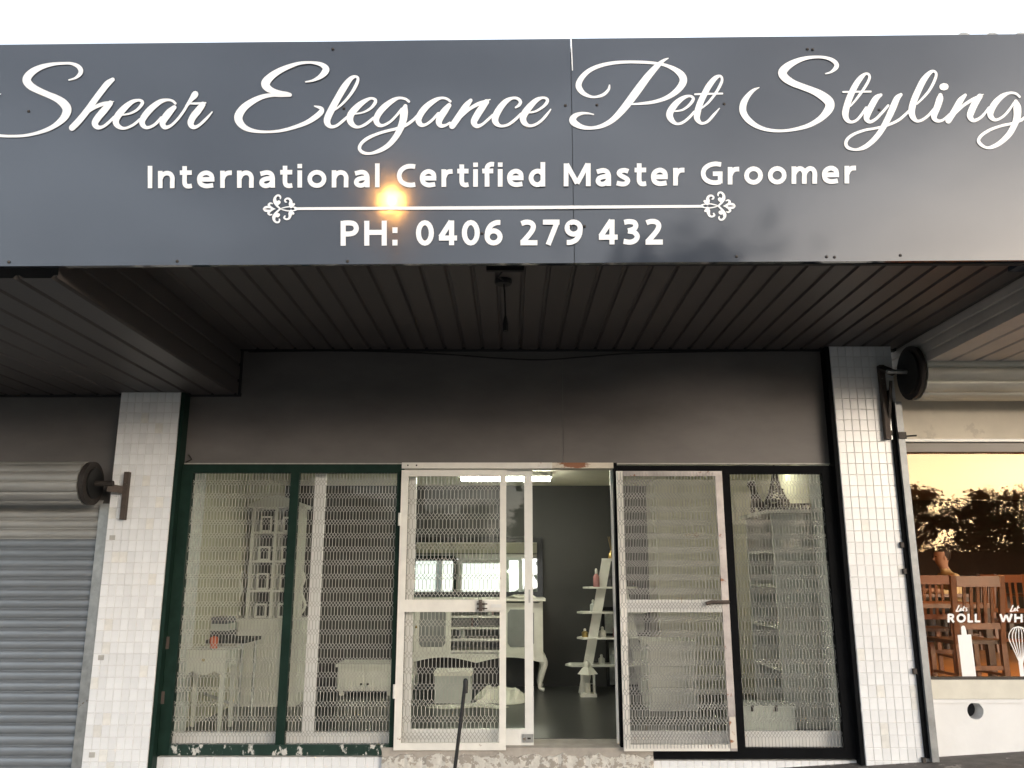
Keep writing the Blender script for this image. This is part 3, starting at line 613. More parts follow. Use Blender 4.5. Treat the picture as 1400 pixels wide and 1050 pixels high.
MB().box((xa, YF - .06, -.3), (xb, YF + .4, zth)).build('threshold', M('worn_concrete', (.36, .33, .29), .9, var=.2, scale=8, bump=.004, bscale=30), st)
mb = MB(); nx = 60; ya = YF - .3
zz = [P(530 + 362*i/nx, 1034 + 2.4*sin(i*.9) + 1.8*sin(i*2.3+1) + rng.uniform(-.8, .8), YF - .08).z for i in range(nx+1)]
for i in range(nx+1):
    x = xa + (xb-xa)*i/nx
    mb.v += [Vector((x, YF - .062 - .012*rng.random(), -.3)), Vector((x, YF - .066 - .012*rng.random(), zz[i])), Vector((x, YF - .05, zz[i] + .004))]
for i in range(nx):
    for k in range(2): a = 3*i+k; mb.f.append((a, a+3, a+4, a+1))
mb.build('flaking_paint', M('flaked_white', (.58, .56, .51), .85, var=.2, scale=14, wear=(.33, .30, .26), wear_amt=.50, wscale=15, bump=.004, bscale=40), st)

# ------------------------------------------------------------------ expanded metal mesh
def hexmesh(x0, x1, z0, z1, y, pitch=.0255, bar=.056, dg=.0165, t=.0042, warp=0):
    mb = MB(); per = bar + 3*dg; r = 0; z = z1
    segs = []
    while z > z0:
        sh = (r % 2) * pitch/2
        n = int((x1-x0)/pitch) + 2
        for c in range(-1, n):
            x = x0 + c*pitch + sh
            segs.append(((x, z), (x, z-bar)))
            for k in range(3):
                za = z - bar - k*dg; zb = za - dg; xo = x + (pitch/2 if k % 2 else 0)
                for s_ in (-1, 1): segs.append(((xo, za), (xo + s_*pitch/2, zb)))
        z -= per; r += 1
    for (ax, az), (bx, bz) in segs:
        if min(ax, bx) < x0 or max(ax, bx) > x1 or az < z0 or bz > z1: continue
        bz = max(bz, z0); az = min(az, z1)
        yy = y + warp*sin(ax*5)*sin(az*4) + warp*.5*sin(ax*17+az*9)
        tt = t if ax == bx else t*.78
        mb.bar((ax, yy, az), (bx, yy, bz), tt, tt*.7, caps=False)
    return mb
def rectframe(x0, x1, z0, z1, y, d, wl, wr, wt, wb):
    """four butted members of a frame: list of boxes"""
    return [((x0, y, z0), (x0+wl, y+d, z1)), ((x1-wr, y, z0), (x1, y+d, z1)),
            ((x0+wl, y+.001, z1-wt), (x1-wr, y+d-.001, z1)), ((x0+wl, y+.001, z0), (x1-wr, y+d-.001, z0+wb))]

# ---- left window screen
YM = YF - .03       # screens
ztop = P(400, 635, YM).z; zbot = P(400, 1032, YM).z
ls = thing('window_security_screen', (-1.8, YM, zbot), 'dark green framed security screen with two mesh bays left of the door', 'window screen')
lx0 = -2.668; lx1 = P(549, 780, YM).x; wj = .088
mull = (P(391, 780, YM).x, P(402.5, 780, YM).x)
boxes = rectframe(lx0, lx1, zbot, ztop, YM - .02, .06, wj, .055, .07, .075)
for i, b in enumerate(boxes):
    MB().box(*b).build(('stile', 'stile', 'top_rail', 'bottom_rail')[i], m_greenchip if i == 3 else m_green, ls)
MB().box((mull[0], YM - .022, zbot + .075), (mull[1], YM + .038, ztop - .07)).build('mullion', m_green, ls)
for xa_, xb_ in ((lx0 + wj, mull[0]), (mull[1], lx1 - .055)):
    hexmesh(xa_ - .004, xb_ + .004, zbot + .07, ztop - .066, YM + .01, warp=.004).build('mesh_panel', m_meshpaint, ls, kind='stuff')
for z in (1.02, .62):
    MB().box((lx0 - .004, YM - .024, z), (lx0 + .02, YM - .018, z + .09)).build('hinge_plate', m_rustiron, ls)

# ---- glazing behind it
YG = YF + .13
lw = thing('shop_window', (-1.8, YG, zbot), 'fixed glass window with pale grey mullion behind the left mesh screen', 'window')
MB().box((-2.67, YG, ZFL - .02), (lx1, YG + .006, zt)).build('glass_pane', m_glass, lw)
px0 = P(432, 800, YG).x
MB().box((px0 - .045, YG - .03, ZFL + .06), (px0 + .045, YG - .002, zt - .004)).build('mullion', m_whitealu, lw)
MB().box((-2.67, YG - .035, ZFL - .03), (lx1 - .002, YG - .003, ZFL + .075)).build('bottom_rail', m_whitealu, lw)

# ---- door track over the opening
tk = thing('door_track', P(700, 637, YM), 'cream painted steel track with rust patches above the doors', 'door track')
tz1 = P(700, 633, YM).z; tz0 = P(700, 641, YM).z
x_a = P(550, 637, YM).x; x_b = P(780, 637, YM).x; x_c = P(838, 637, YM).x
MB().box((x_a, YM - .03, tz0), (x_b - .15, YM + .1, tz1)).build('track_rail', m_whitepaint, tk)
MB().box((x_b - .149, YM - .031, tz0 + .001), (x_c, YM + .1, tz1 - .001)).build('track_rail', m_rustpaint, tk)
MB().box((x_a + .02, YM - .036, tz0 + .003), (x_a + .17, YM - .03, tz1 - .002)).build('joint_plate', m_whitepaint, tk)
for dx in (.05, .12): MB().lathe((x_a + dx, YM - .037, (tz0+tz1)/2), [(.006, -.006), (.006, .006)], 8).build('bolt', m_darkiron, tk)
# side posts of the doorway
MB().box((x_c, YM - .02, P(840, 1030, YM).z), (x_c + .03, YM + .06, tz1)).build('door_post', m_black, tk)

# ---- hinged screen door (closed), left
YD = YM - .035
dx0 = P(545.5, 780, YD).x; dx1 = P(692, 780, YD).x; dz1 = P(620, 643, YD).z; dz0 = P(620, 1025, YD).z
sd = thing('screen_door', ((dx0+dx1)/2, YD, dz0), 'white painted steel mesh screen door closed left of the open doorway', 'screen door')
for i, b in enumerate(rectframe(dx0, dx1, dz0, dz1, YD - .02, .035, .055, .05, .05, .05)):
    MB().box(*b).build(('stile', 'stile', 'top_rail', 'bottom_rail')[i], m_whitepaint, sd)
mz1 = P(620, 820, YD).z; mz0 = P(620, 836.5, YD).z
MB().box((dx0 + .055, YD - .018, mz0), (dx1 - .05, YD + .012, mz1)).build('mid_rail', m_whitepaint, sd)
hexmesh(dx0 + .05, dx1 - .045, mz1 - .004, dz1 - .045, YD + .016, pitch=.030, bar=.06, dg=.019, t=.0046).build('mesh_panel', m_meshpaint, sd, kind='stuff')
hexmesh(dx0 + .05, dx1 - .045, dz0 + .045, mz0 + .004, YD + .016, pitch=.030, bar=.06, dg=.019, t=.0046).build('mesh_panel', m_meshpaint, sd, kind='stuff')
lk = P(677, 828, YD)
lo = MB().box((lk.x - .08, YD - .045, lk.z - .036), (lk.x + .085, YD - .0205, lk.z + .036)).build('lock_box', m_whitepaint, sd)
MB().box((lk.x - .03, YD - .055, lk.z - .012), (lk.x + .05, YD - .0455, lk.z + .012)).build('latch', m_whitealu, lo)
MB().tube([(lk.x - .14, YD - .04, lk.z + .014), (lk.x - .06, YD - .04, lk.z + .014)], .007, 8).build('bolt', m_rustiron, sd)
MB().tube([(lk.x - .14, YD - .04, lk.z - .02), (lk.x - .06, YD - .04, lk.z - .02)], .007, 8).build('bolt', m_rustiron, sd)
MB().box((lk.x - .125, YD - .05, lk.z - .04), (lk.x - .1, YD - .0202, lk.z + .045)).build('bolt_keeper', m_rustiron, sd)
for py in (710, 945):
    c = P(549 - (py-643)*.022, py, YD); MB().lathe((dx0 - .004, YD - .012, c.z - .05), [(.014, 0), (.014, .1)], 8).build('hinge', m_whitepaint, sd)

# ---- sliding glass door behind it
YQ = YF + .03
gd = thing('sliding_glass_door', P(660, 1020, YQ), 'white framed sliding glass door standing half open behind the mesh door', 'glass door')
gx0 = P(556, 780, YQ).x; gx1 = P(728.5, 780, YQ).x; gz1 = P(700, 641, YQ).z; gz0 = P(700, 1019, YQ).z
for i, b in enumerate(rectframe(gx0, gx1, gz0, gz1, YQ, .04, .06, .066, .05, .115)):
    MB().box(*b).build(('stile', 'stile', 'top_rail', 'bottom_rail')[i], m_whitealu, gd)
MB().box((gx0 + .055, YQ + .017, gz0 + .1), (gx1 - .06, YQ + .022, gz1 - .045)).build('glass_pane', m_glass, gd)
c = P(722, 1009, YQ); lb = MB().box((c.x - .042, YQ - .012, c.z - .03), (c.x + .04, YQ - .001, c.z + .03)).build('lock_plate', m_steel, gd)
MB().box((c.x - .005, YQ - .018, c.z - .006), (c.x + .02, YQ - .0125, c.z + .006)).build('keyhole', m_darkiron, lb)
c = P(722, 815, YQ); MB().box((gx1 - .035, YQ - .004, c.z - .05), (gx1 - .02, YQ - .0005, c.z + .05)).build('pull', m_steel, gd)

# ---- screen door folded back, right
YE = YM - .085
ex0 = P(846.5, 780, YE).x; ex1 = P(994.5, 780, YE).x; ez1 = P(920, 644, YE).z; ez0 = P(920, 1027, YE).z
rd = thing('screen_door', ((ex0+ex1)/2, YE, ez0), 'rusty galvanised mesh screen door folded open against the right window', 'screen door')
for i, b in enumerate(rectframe(ex0, ex1, ez0, ez1, YE, .03, .05, .055, .04, .045)):
    MB().box(*b).build(('stile', 'stile', 'top_rail', 'bottom_rail')[i], m_whitepaint if i in (0, 3) else M('weathered_steel_%d' % i, (.40, .37, .36), .5, metal=.4, var=.3, scale=6, wear=(.2, .09, .05), wear_amt=.4, wscale=7), rd)
rz1 = P(920, 820, YE).z; rz0 = P(920, 837, YE).z
MB().box((ex0 + .05, YE + .006, rz0), (ex1 - .055, YE + .03, rz1)).build('mid_rail', m_whitealu, rd)
hexmesh(ex0 + .004, ex1 - .05, ez0 + .02, ez1 - .01, YE - .006, pitch=.0255, t=.0044, warp=.004).build('mesh_panel', m_meshgal, rd, kind='stuff')
c = P(982, 823, YE)
MB().tube([(c.x - .1, YE - .025, c.z - .012), (c.x - .06, YE - .025, c.z), (c.x + .08, YE - .025, c.z)], .014, 8).build('bolt', m_rustiron, rd)
MB().box((ex1 - .05, YE - .006, ez0 + .02), (ex1 - .004, YE - .0005, ez0 + .24)).build('corner_plate', M('corner_rust', (.6, .55, .48), .6, wear=(.3, .13, .06), wear_amt=.42, wscale=9), rd)

# ---- right window screen
rx0 = x_c + .032; rx1 = 2.59; rzt = P(1000, 637, YM).z; rzb = P(1000, 1037, YM).z
rs = thing('window_security_screen', ((rx0+rx1)/2, YM, rzb), 'black framed security screen with mesh bay right of the door', 'window screen')
for i, b in enumerate(rectframe(rx0, rx1, rzb, rzt, YM - .02, .06, .02, .085, .065, .075)):
    MB().box(*b).build(('stile', 'stile', 'top_rail', 'bottom_rail')[i], m_black, rs)
c = P(999, 780, YM).x
MB().box((c - .03, YM - .022, rzb + .075), (c + .03, YM + .038, rzt - .065)).build('mullion', m_black, rs)
for xa_, xb_ in ((rx0 + .02, c - .03), (c + .03, rx1 - .085)):
    hexmesh(xa_ - .004, xb_ + .004, rzb + .07, rzt - .06, YM + .01, t=.0036, warp=.004).build('mesh_panel', m_meshgal, rs, kind='stuff')
rw = thing('shop_window', (1.8, YG, rzb), 'fixed glass window with pale bottom rail behind the right mesh screen', 'window')
MB().box((x_c - .01, YG, ZFL - .02), (2.6, YG + .006, zt)).build('glass_pane', m_glass3, rw)
MB().box((x_c - .01, YG - .035, ZFL - .03), (2.6, YG - .003, ZFL + .085)).build('bottom_rail', m_whitealu, rw)
MB().box((x_c - .01, YG - .03, ZFL + .087), (x_c + .03, YG - .003, zt - .004)).build('jamb', m_whitealu, rw)

# ------------------------------------------------------------------ roller shutters
def drum(px, y0, y1, Y, x0, x1, mat, parent, laths=11):
    c = P(px, (y0+y1)/2, Y); r = abs(P(px, y0, Y).z - P(px, y1, Y).z)/2
    # ridged roll of laths: profile around the axis
    mb = MB(); prof = []
    for k in range(laths):
        a0 = 2*pi*k/laths
        for t, dr in ((0, -.010), (.06, -.002), (.16, .004), (.5, .007), (.84, .004), (.94, -.002)):
            prof.append((a0 + 2*pi*t/laths, r + dr))
    n = len(prof)
    for x in (x0, x1):
        for a, rr in prof: mb.v.append(Vector((x, c.y + rr*cos(a), c.z + rr*sin(a))))
    for k in range(n): mb.f.append((k, (k+1) % n, n+(k+1) % n, n+k))
    mb.f.append(tuple(range(n))[::-1]); mb.f.append(tuple(range(n, 2*n)))
    return mb.build('rolled_curtain', mat, parent, smooth=True), c, r
def disc(x0, x1, c, r, name, mat, parent, n=24, inner=None):
    mb = MB()
    for x in (x0, x1):
        for k in range(n): a = 2*pi*k/n; mb.v.append(Vector((x, c.y + r*cos(a), c.z + r*sin(a))))
    for k in range(n): mb.f.append((k, (k+1) % n, n+(k+1) % n, n+k))
    mb.f.append(tuple(range(n))[::-1]); mb.f.append(tuple(range(n, 2*n)))
    return mb.build(name, mat, parent, smooth=True)
lsx = P(128, 660, YF - .22).x
lr = thing('roller_shutter', (-4.2, YF - .1, .1), 'grey roller shutter pulled down over the shop at the left edge', 'roller shutter')
YDr = YF - .22
dm, dc, dr_ = drum(60, 632, 690, YDr, -6.0, P(120, 660, YDr).x, m_slatold, lr, 12)
ex = P(122, 660, YDr).x
disc(ex, ex + .035, dc, dr_ * 1.02, 'end_plate', m_darkiron, lr); disc(ex + .036, ex + .05, dc, dr_*.72, 'drum_wheel', m_rubber, lr)
MB().tube([(ex + .04, dc.y, dc.z), (P(155, 660, YDr).x, dc.y, dc.z)], .022, 10).build('axle', m_darkiron, lr)
bx = P(172, 680, YP - .02)
MB().box((bx.x - .02, YP - .05, P(172, 711, YP).z), (bx.x + .018, YP - .008, P(172, 646, YP).z)).build('wall_bracket', m_rustiron, lr)
MB().bar((P(147, 660, YDr).x, YDr, dc.z - .03), (bx.x - .021, YP - .03, dc.z - .045), .06, .03, caps=True).build('bracket_arm', m_rustiron, lr)
# guide channel and laths
gx = P(137, 780, YF - .06).x
MB().box((gx - .035, YF - .11, -.3), (gx + .045, YF - .012, P(130, 690, YF).z)).build('guide_channel', m_steel, lr)
MB().box((gx + .046, YF - .1, -.3), (gx + .052, YF - .05, P(130, 700, YF).z)).build('guide_edge', m_darkiron, lr)
pz = .0765; zt_ = P(60, 684, YF - .07).z
prof = [(0, 0), (-.006, .004), (-.013, .014), (-.016, .032), (-.015, .050), (-.009, .062), (-.002, .066), (-.002, .069), (-.008, .071), (-.008, .0745), (0, .0765)]
mb = MB(); nP = len(prof)
for x in (-1.4, 1.4):
    for y, z in prof: mb.v.append(Vector((x, y, -z)))
for i in range(nP-1): mb.f.append((i, i+1, nP+i+1, nP+i))
slm = mb.mesh('lath', smooth=True); slm.materials.append(m_slat)
slo = slm.copy(); slo.materials.clear(); slo.materials.append(m_slatold)
for i in range(33):
    inst('lath', slo if i < 4 else slm, (gx - .03 - 1.4, YF - .06 + rng.uniform(-.001, .001), zt_ - i*pz), lr)
for py in (735, 899, 1032):
    c = P(152 - (py-735)*.094, py, YP - .008); MB().box((c.x - .012, YP - .012, c.z - .018), (c.x + .03, YP - .006, c.z + .018)).build('fixing_lug', m_trim, lr)

rr_ = thing('roller_shutter', (5, YF - .1, ZR - .4), 'rolled up grey roller shutter above the cafe window', 'roller shutter')
YDc = YF - .30
dm, dc, r2 = drum(1330, 474, 546, YDc, P(1250, 508, YDc).x, 7.4, m_drum, rr_, 12)
ex = P(1248, 508, YDc).x
disc(ex - .03, ex, dc, r2 * 1.0, 'end_plate', m_darkiron, rr_); disc(ex - .05, ex - .031, dc, r2*.8, 'drum_wheel', m_rubber, rr_)
MB().tube([(P(1212, 505, YDc).x, dc.y, dc.z + .01), (ex - .04, dc.y, dc.z + .01)], .018, 10).build('axle', m_steel, rr_)
b0 = P(1203, 500, YP - .03); b1 = P(1206, 601, YP - .03)
MB().box((b0.x - .018, YP - .06, b1.z), (b0.x + .022, YP - .008, b0.z)).build('wall_bracket', m_rustiron, rr_)
MB().box((b0.x + .03, YP - .03, b1.z), (b0.x + .05, YP - .008, b1.z + .2)).build('bracket_strip', m_steel, rr_)
MB().bar((b0.x, YP - .04, b0.z - .02), (P(1222, 506, YDc).x, YDc, dc.z), .05, .03).build('bracket_arm', m_darkiron, rr_)
MB().bar((b0.x + .02, YP - .03, b1.z + .1), (P(1222, 520, YDc).x, YDc + .05, dc.z - .05), .02, .02).build('bracket_brace', m_darkiron, rr_)
g2 = P(1250, 780, YP - .03).x
MB().box((g2 - .028, YP - .06, gz(3.2)), (g2 + .024, YP + .05, P(1234, 551, YP).z)).build('guide_channel', m_rail, rr_)
MB().box((g2 - .060, YP - .03, gz(3.2) + .02), (g2 - .029, YP - .006, P(1234, 551, YP).z + .1)).build('guide_shade_strip', m_black, rr_)  # black strip painted in for the dark shade left of the guide
for py in (592, 745, 781, 918, 1040):
    c = P(1222 + (py-592)*.083, py, YP - .03); MB().box((g2 - .085, YP - .035, c.z - .02), (g2 - .062, YP - .006, c.z + .02)).build('fixing_lug', m_darkiron, rr_)
c = P(1243, 595, YP - .06)
MB().box((g2 - .03, YP - .075, c.z - .03), (g2 + .03, YP - .0605, c.z + .025)).build('guide_stop', m_darkiron, rr_)
MB().tube([(g2 + .02, YP - .068, c.z - .01), (g2 + .11, YP - .075, c.z - .005)], .007, 6).build('guide_stop', m_rubber, rr_)

# ------------------------------------------------------------------ cafe window to the right
cw = thing('cafe_window', (5, YF, .8), 'cafe shop window with white rolling pin and whisk stickers on the glass', 'window')
cx0 = g2 + .03; cx1 = 7.4
ctop = P(1300, 618, YF).z; cbot = P(1300, 929, YF).z
MB().box((cx0, YF - .05, P(1300, 605, YF).z), (cx1, YF + .02, zc0 - .002)).build('head_flashing', m_whitealu, cw)
MB().box((cx0, YF - .01, ctop), (cx1, YF + .1, P(1300, 605, YF).z - .001)).build('head_frame', M('bronze_frame', (.09, .07, .045), .4, var=.1), cw)
YC = YF + .05
MB().box((cx0, YC, cbot - .03), (cx1, YC + .006, ctop + .01)).build('glass_pane', m_glass2, cw)
MB().box((cx0, YF - .02, P(1300, 955, YF).z), (cx1, YF + .1, cbot)).build('sill', M('sill_cream', (.62, .60, .52), .5, var=.08), cw)
MB().box((cx0, YF - .012, cbot + .001), (cx1, YC - .002, cbot + .018)).build('glazing_bead', m_darkiron, cw)
base = thing('low_wall', (5, YF, gz(5)), 'low white painted wall with round vent hole under the cafe window', 'wall')
zb1 = P(1300, 955, YF).z; m_basew = M('white_masonry', (.74, .745, .74), .6, var=.05, scale=3, bump=.002, bscale=14)
hc = P(1333.5, 972, YF); hr = .062
# wall with a real round hole: ring + surrounding plates
n = 24; mb = MB(); hx, hz_ = hc.x, hc.z; s_ = .1
ring = [(hx + hr*cos(2*pi*k/n), hz_ + hr*sin(2*pi*k/n)) for k in range(n)]
def sqr(k):
    a = 2*pi*k/n; m_ = max(abs(cos(a)), abs(sin(a))); return (hx + s_*cos(a)/m_, hz_ + s_*sin(a)/m_)
for k in range(n):
    a, b = ring[k], ring[(k+1) % n]; c_, d_ = sqr(k), sqr((k+1) % n)
    mb.add([(a[0], YF, a[1]), (b[0], YF, b[1]), (d_[0], YF, d_[1]), (c_[0], YF, c_[1])], [(0, 3, 2, 1)])
    mb.add([(a[0], YF, a[1]), (b[0], YF, b[1]), (b[0], YF + .12, b[1]), (a[0], YF + .12, a[1])], [(0, 1, 2, 3)])
mb.box((cx0, YF, 0), (hx - s_, YF + .14, zb1 - .001)); mb.box((hx + s_, YF, 0), (cx1, YF + .14, zb1 - .001))
mb.box((hx - s_, YF, 0), (hx + s_, YF + .14, hz_ - s_)); mb.box((hx - s_, YF, hz_ + s_), (hx + s_, YF + .14, zb1 - .001))
mb.build('masonry', m_basew, base)
MB().box((hx - s_, YF + .121, hz_ - s_), (hx + s_, YF + .13, hz_ + s_)).build('vent_back', m_gapblack, base)
lz = P(1300, 962.5, YF).z
MB().box((cx0, YF - .012, P(1300, 961, YF).z), (cx1, YF - .001, zb1 - .003)).build('coping', m_basew, base)
# stickers on the glass
YST = YC - .002
K = (1230, 740, 5.247)
mb = MB()
for s_ in [[(425,462,10),(412,490,9),(406,502,8),(430,500,8)], [(432,494,6),(445,486,7),(440,480,6),(432,492,7),(440,500,6),(452,490,5)], [(462,468,8),(454,495,8),(462,499,6)], [(452,480,5),(472,476,5)], [(482,478,6),(476,486,6),(484,494,7),(474,501,6)]]:
    stroke(mb, K, s_, YST, base=.0002, step=.00005)
mb.build('sticker_word', m_vinyl, cw, label='white script word Lets')
text_on_plane('sticker_word', 'ROLL', 1295.5, 1340.5, 851, 850.6, 839.5, YST, m_vinyl, cw, .23, .14, base=.0002, step=.00005, label='white word ROLL')
mb = MB()
for s_ in [[(812,462,10),(800,490,9),(794,502,8),(818,500,8)], [(820,494,6),(833,486,7),(828,480,6),(820,492,7),(828,500,6),(840,490,5)], [(850,466,8),(842,495,8),(850,499,6)], [(840,480,5),(860,476,5)]]:
    stroke(mb, K, s_, YST, base=.0002, step=.00005)
mb.build('sticker_word', m_vinyl, cw, label='white script word Let')
text_on_plane('sticker_word', 'WHISK', 1366.5, 1427, 851, 850.6, 839.5, YST, m_vinyl, cw, .23, .14, base=.0002, step=.00005, label='white word WHISK')
mb = MB(); mb.add([P(1230+a/5.247, 740+b/5.247, YST) for a, b in [(415,672),(512,668),(552,988),(452,992)]], [(0, 3, 2, 1)])
stroke(mb, K, [(456, 620, 30), (460, 645, 36), (463, 668, 38)], YST, base=.0004)
mb.build('rolling_pin_sticker', m_vinyl, cw)
mb = MB()
for a in (-72, -44, -18, 8, 34, 58, 78):
    q = [(872 + a*.15, 870, 7), (860 + a*.55, 780, 6), (848 + a*.9, 690, 6), (850 + a*.6, 630, 6), (850, 612, 6)]
    stroke(mb, K, q, YST, base=.0002, step=.00005)
stroke(mb, K, [(868, 870, 30), (885, 988, 34)], YST, base=.001, flat=True)
mb.build('whisk_sticker', m_vinyl, cw)

# ------------------------------------------------------------------ shop interior
zce = CZ + 1.02
struct('shop_floor', MB().box((-2.75, YF + .28, ZFL - .05), (2.68, YB, ZFL)), m_floor)
struct('shop_ceiling', MB().box((-2.75, YF + .12, zce), (2.68, YB, zce + .04)), m_ceil)
struct('shop_back_wall', MB().box((-2.75, YB, ZFL - .05), (1.78, YB + .08, zce + .04)), m_greywall)
struct('shop_side_wall', MB().box((-2.83, YF + .12, 0), (-2.75, YB + .08, zce + .04)), m_cream)
struct('shop_side_wall', MB().box((2.68, YF + .12, 0), (2.76, YB + .08, zce + .04)), m_cream)
struct('shop_partition', MB().box((P(898, 730, 9.4).x, 9.4, ZFL), (2.68, YB + .08, zce)), m_cream)
struct('shop_head_wall', MB().box((-2.75, YF + .105, zt + .01), (2.68, YF + .119, zce + .04)), m_cream)
# fluorescent batten
fl = thing('ceiling_light', (-.05, 8.7, zce), 'lit fluorescent ceiling light inside the shop above the doorway', 'ceiling light')
MB().box((-.55, 8.62, zce - .05), (.42, 8.78, zce - .001)).build('housing', m_whitealu, fl)
for dy in (-.045, .045): MB().tube([(-.53, 8.7 + dy, zce - .07), (.40, 8.7 + dy, zce - .07)], .018, 10).build('tube', m_tube, fl)
f2 = thing('ceiling_light', (2.44, 8.05, zce), 'short lit fluorescent ceiling light inside the shop above the bookcase', 'ceiling light')
MB().box((2.2, 7.99, zce - .05), (2.67, 8.11, zce - .001)).build('housing', m_whitealu, f2)
MB().tube([(2.22, 8.05, zce - .07), (2.65, 8.05, zce - .07)], .016, 10).build('tube', m_tube2, f2)
# mirror
mr = thing('wall_mirror', P(653, 775, YB), 'wide black framed mirror on the grey back wall above the cabinet', 'mirror')
a = P(562, 735, YB - .04); b = P(742, 816, YB - .04)
for bx_ in rectframe(a.x, b.x, b.z, a.z, YB - .05, .045, .065, .065, .055, .055): MB().box(*bx_).build('frame', m_blackgloss, mr)
MB().box((a.x + .06, YB - .025, b.z + .05), (b.x - .06, YB - .02, a.z - .05)).build('mirror_glass', m_mirror, mr)
mr.rotation_euler = (R(-5.2), 0, 0); mr.location.y -= .045
def bottle0(c, h, r, mat, k):
    t = thing('jar', c, 'small jar on the open shelves of the sideboard', 'jar', 'jars on the sideboard shelves')
    MB().lathe(c, [(r, 0), (r, h*.7), (r*.8, h*.78)], 12).build('body', mat, t, smooth=True)
    MB().lathe(Vector(c) + Vector((0, 0, h*.781)), [(r*.86, 0), (r*.86, h*.2)], 12).build('lid', m_furn, t, smooth=True)
# cabinet with curved legs
cbt = thing('sideboard', P(650, 940, 9.75), 'white french style sideboard with curved legs under the mirror', 'sideboard')
a = P(562, 818, 9.55); b = P(742, 818, 9.55); zt2 = a.z; zlo = P(650, 900, 9.55).z
MB().box((a.x - .03, 9.50, zt2 - .03), (b.x + .03, 10.02, zt2)).build('top', m_furn, cbt)
for xx in (a.x, b.x - .04): MB().box((xx, 9.56, zlo), (xx + .04, 10.0, zt2 - .031)).build('side_panel', m_furn, cbt)
MB().box((a.x + .04, 9.98, zlo), (b.x - .04, 10.0, zt2 - .031)).build('back_panel', m_furnin, cbt)
wdt = b.x - a.x
for xx in (a.x + .04, b.x - .04 - .28*wdt):
    dmb = MB().box((xx + .004, 9.545, zlo + .05), (xx + .28*wdt, 9.57, zt2 - .05)).build('door', m_furn, cbt)
    q = [(xx + .06, zlo + .16), (xx + .09, zlo + .12), (xx + .28*wdt - .09, zlo + .12), (xx + .28*wdt - .06, zlo + .16), (xx + .28*wdt - .06, zt2 - .16), (xx + .28*wdt - .09, zt2 - .12), (xx + .09, zt2 - .12), (xx + .06, zt2 - .16)]
    MB().prism([(p, 9.540, z) for p, z in q], (0, .004, 0)).build('inset', m_furnin, dmb)
    MB().lathe((xx + .03, 9.53, (zlo+zt2)/2), [(.008, 0), (.014, .012), (.008, .03)], 8).build('knob', m_brass, dmb)
for k in range(5):
    z = zlo + .06 + k*(zt2 - zlo - .1)/4.4
    MB().box((a.x + .04 + .28*wdt, 9.56, z), (b.x - .045 - .28*wdt, 9.97, z + .022)).build('shelf', m_furn, cbt)
for k in range(7):
    sh_ = k % 3; zz_ = zlo + .06 + (1 + sh_)*(zt2 - zlo - .1)/4.4 + .023; xx = a.x + .28*wdt + .12 + (k*.17) % (.44*wdt - .16)
    bottle0((xx, 9.66 + .03*(k % 2), zz_), .11 + .02*(k % 3), .03, (m_bottle2, m_bottle, m_box, m_brass)[k % 4], k)
nap = 20; mb = MB(); poly = [(a.x, 9.55, zlo + .05), (b.x, 9.55, zlo + .05)]
poly += [(b.x - wdt*i/nap, 9.55, zlo - .05 + .06*abs(sin(pi*2*i/nap)) * (1 if 0 < i < nap else 0)) for i in range(nap+1)]
mb.prism(poly, (0, .02, 0)).build('apron', m_furn, cbt)
for xx, sg in ((a.x + .04, -1), (b.x - .04, 1)):
    for yy in (9.6, 9.95):
        pts = [(xx, yy, zlo + .02), (xx + sg*.05, yy, zlo - .05), (xx + sg*.03, yy, zlo - .16), (xx - sg*.0, yy, ZFL + .05), (xx + sg*.05, yy, ZFL + .02)]
        MB().tube([q[:3] for q in spline(pts, 4)], [.055 - .035*min(1, i/12) for i in range(17)], 8).build('leg', m_furn, cbt, smooth=True)
# pouf box, rug and throw
pf = thing('storage_pouf', (P(620, 960, 8.85).x, 8.85, ZFL), 'small pale boxy pouf with cream lid on the shop floor', 'pouf')
pc_ = P(620, 960, 8.85).x
MB().box((pc_ - .18, 8.70, ZFL + .012), (pc_ + .18, 9.02, ZFL + .27)).build('body', m_box, pf)
MB().box((pc_ - .19, 8.69, ZFL + .271), (pc_ + .19, 9.03, ZFL + .31)).build('lid', m_cloth, pf)
def cloth(name, x0, x1, y0, y1, z, amp, seed, label, cat):
    r_ = random.Random(seed); nx = ny = 26; mb = MB()
    ph = [(r_.uniform(0, 6.28), r_.uniform(8, 26), r_.uniform(8, 26)) for _ in range(7)]
    for j in range(ny+1):
        for i in range(nx+1):
            u, v = i/nx, j/ny; e = min(u, 1-u, v, 1-v)
            hgt = sum(sin(p + a_*u*.8 + b_*v*.8) for p, a_, b_ in ph)/7
            xx = x0 + (x1-x0)*u + .05*sin(v*9 + seed); yy = y0 + (y1-y0)*v + .05*sin(u*8 + seed)
            mb.v.append(Vector((xx, yy, z + .006 + min(1, e*5)*amp*(.35 + .65*(hgt+.6)) if amp else z + .006)))
    for j in range(ny):
        for i in range(nx):
            q = j*(nx+1)+i; mb.f.append((q, q+1, q+nx+2, q+nx+1))
    n0 = len(mb.v); mb.v += [Vector((v.x, v.y, z + .001)) for v in mb.v[:n0]]
    mb.f += [tuple(i + n0 for i in f)[::-1] for f in mb.f[:]]
    return tag(mb.build(name, m_cloth, smooth=True), label, cat)
a = PZ(583, 978, ZFL); b = PZ(690, 950, ZFL)
cloth('floor_mat', a.x, b.x, 8.45, 8.68, ZFL, .012, 3, 'flat white mat on the grey floor in front of the pouf', 'mat')
a = PZ(648, 978, ZFL); b = PZ(716, 950, ZFL)
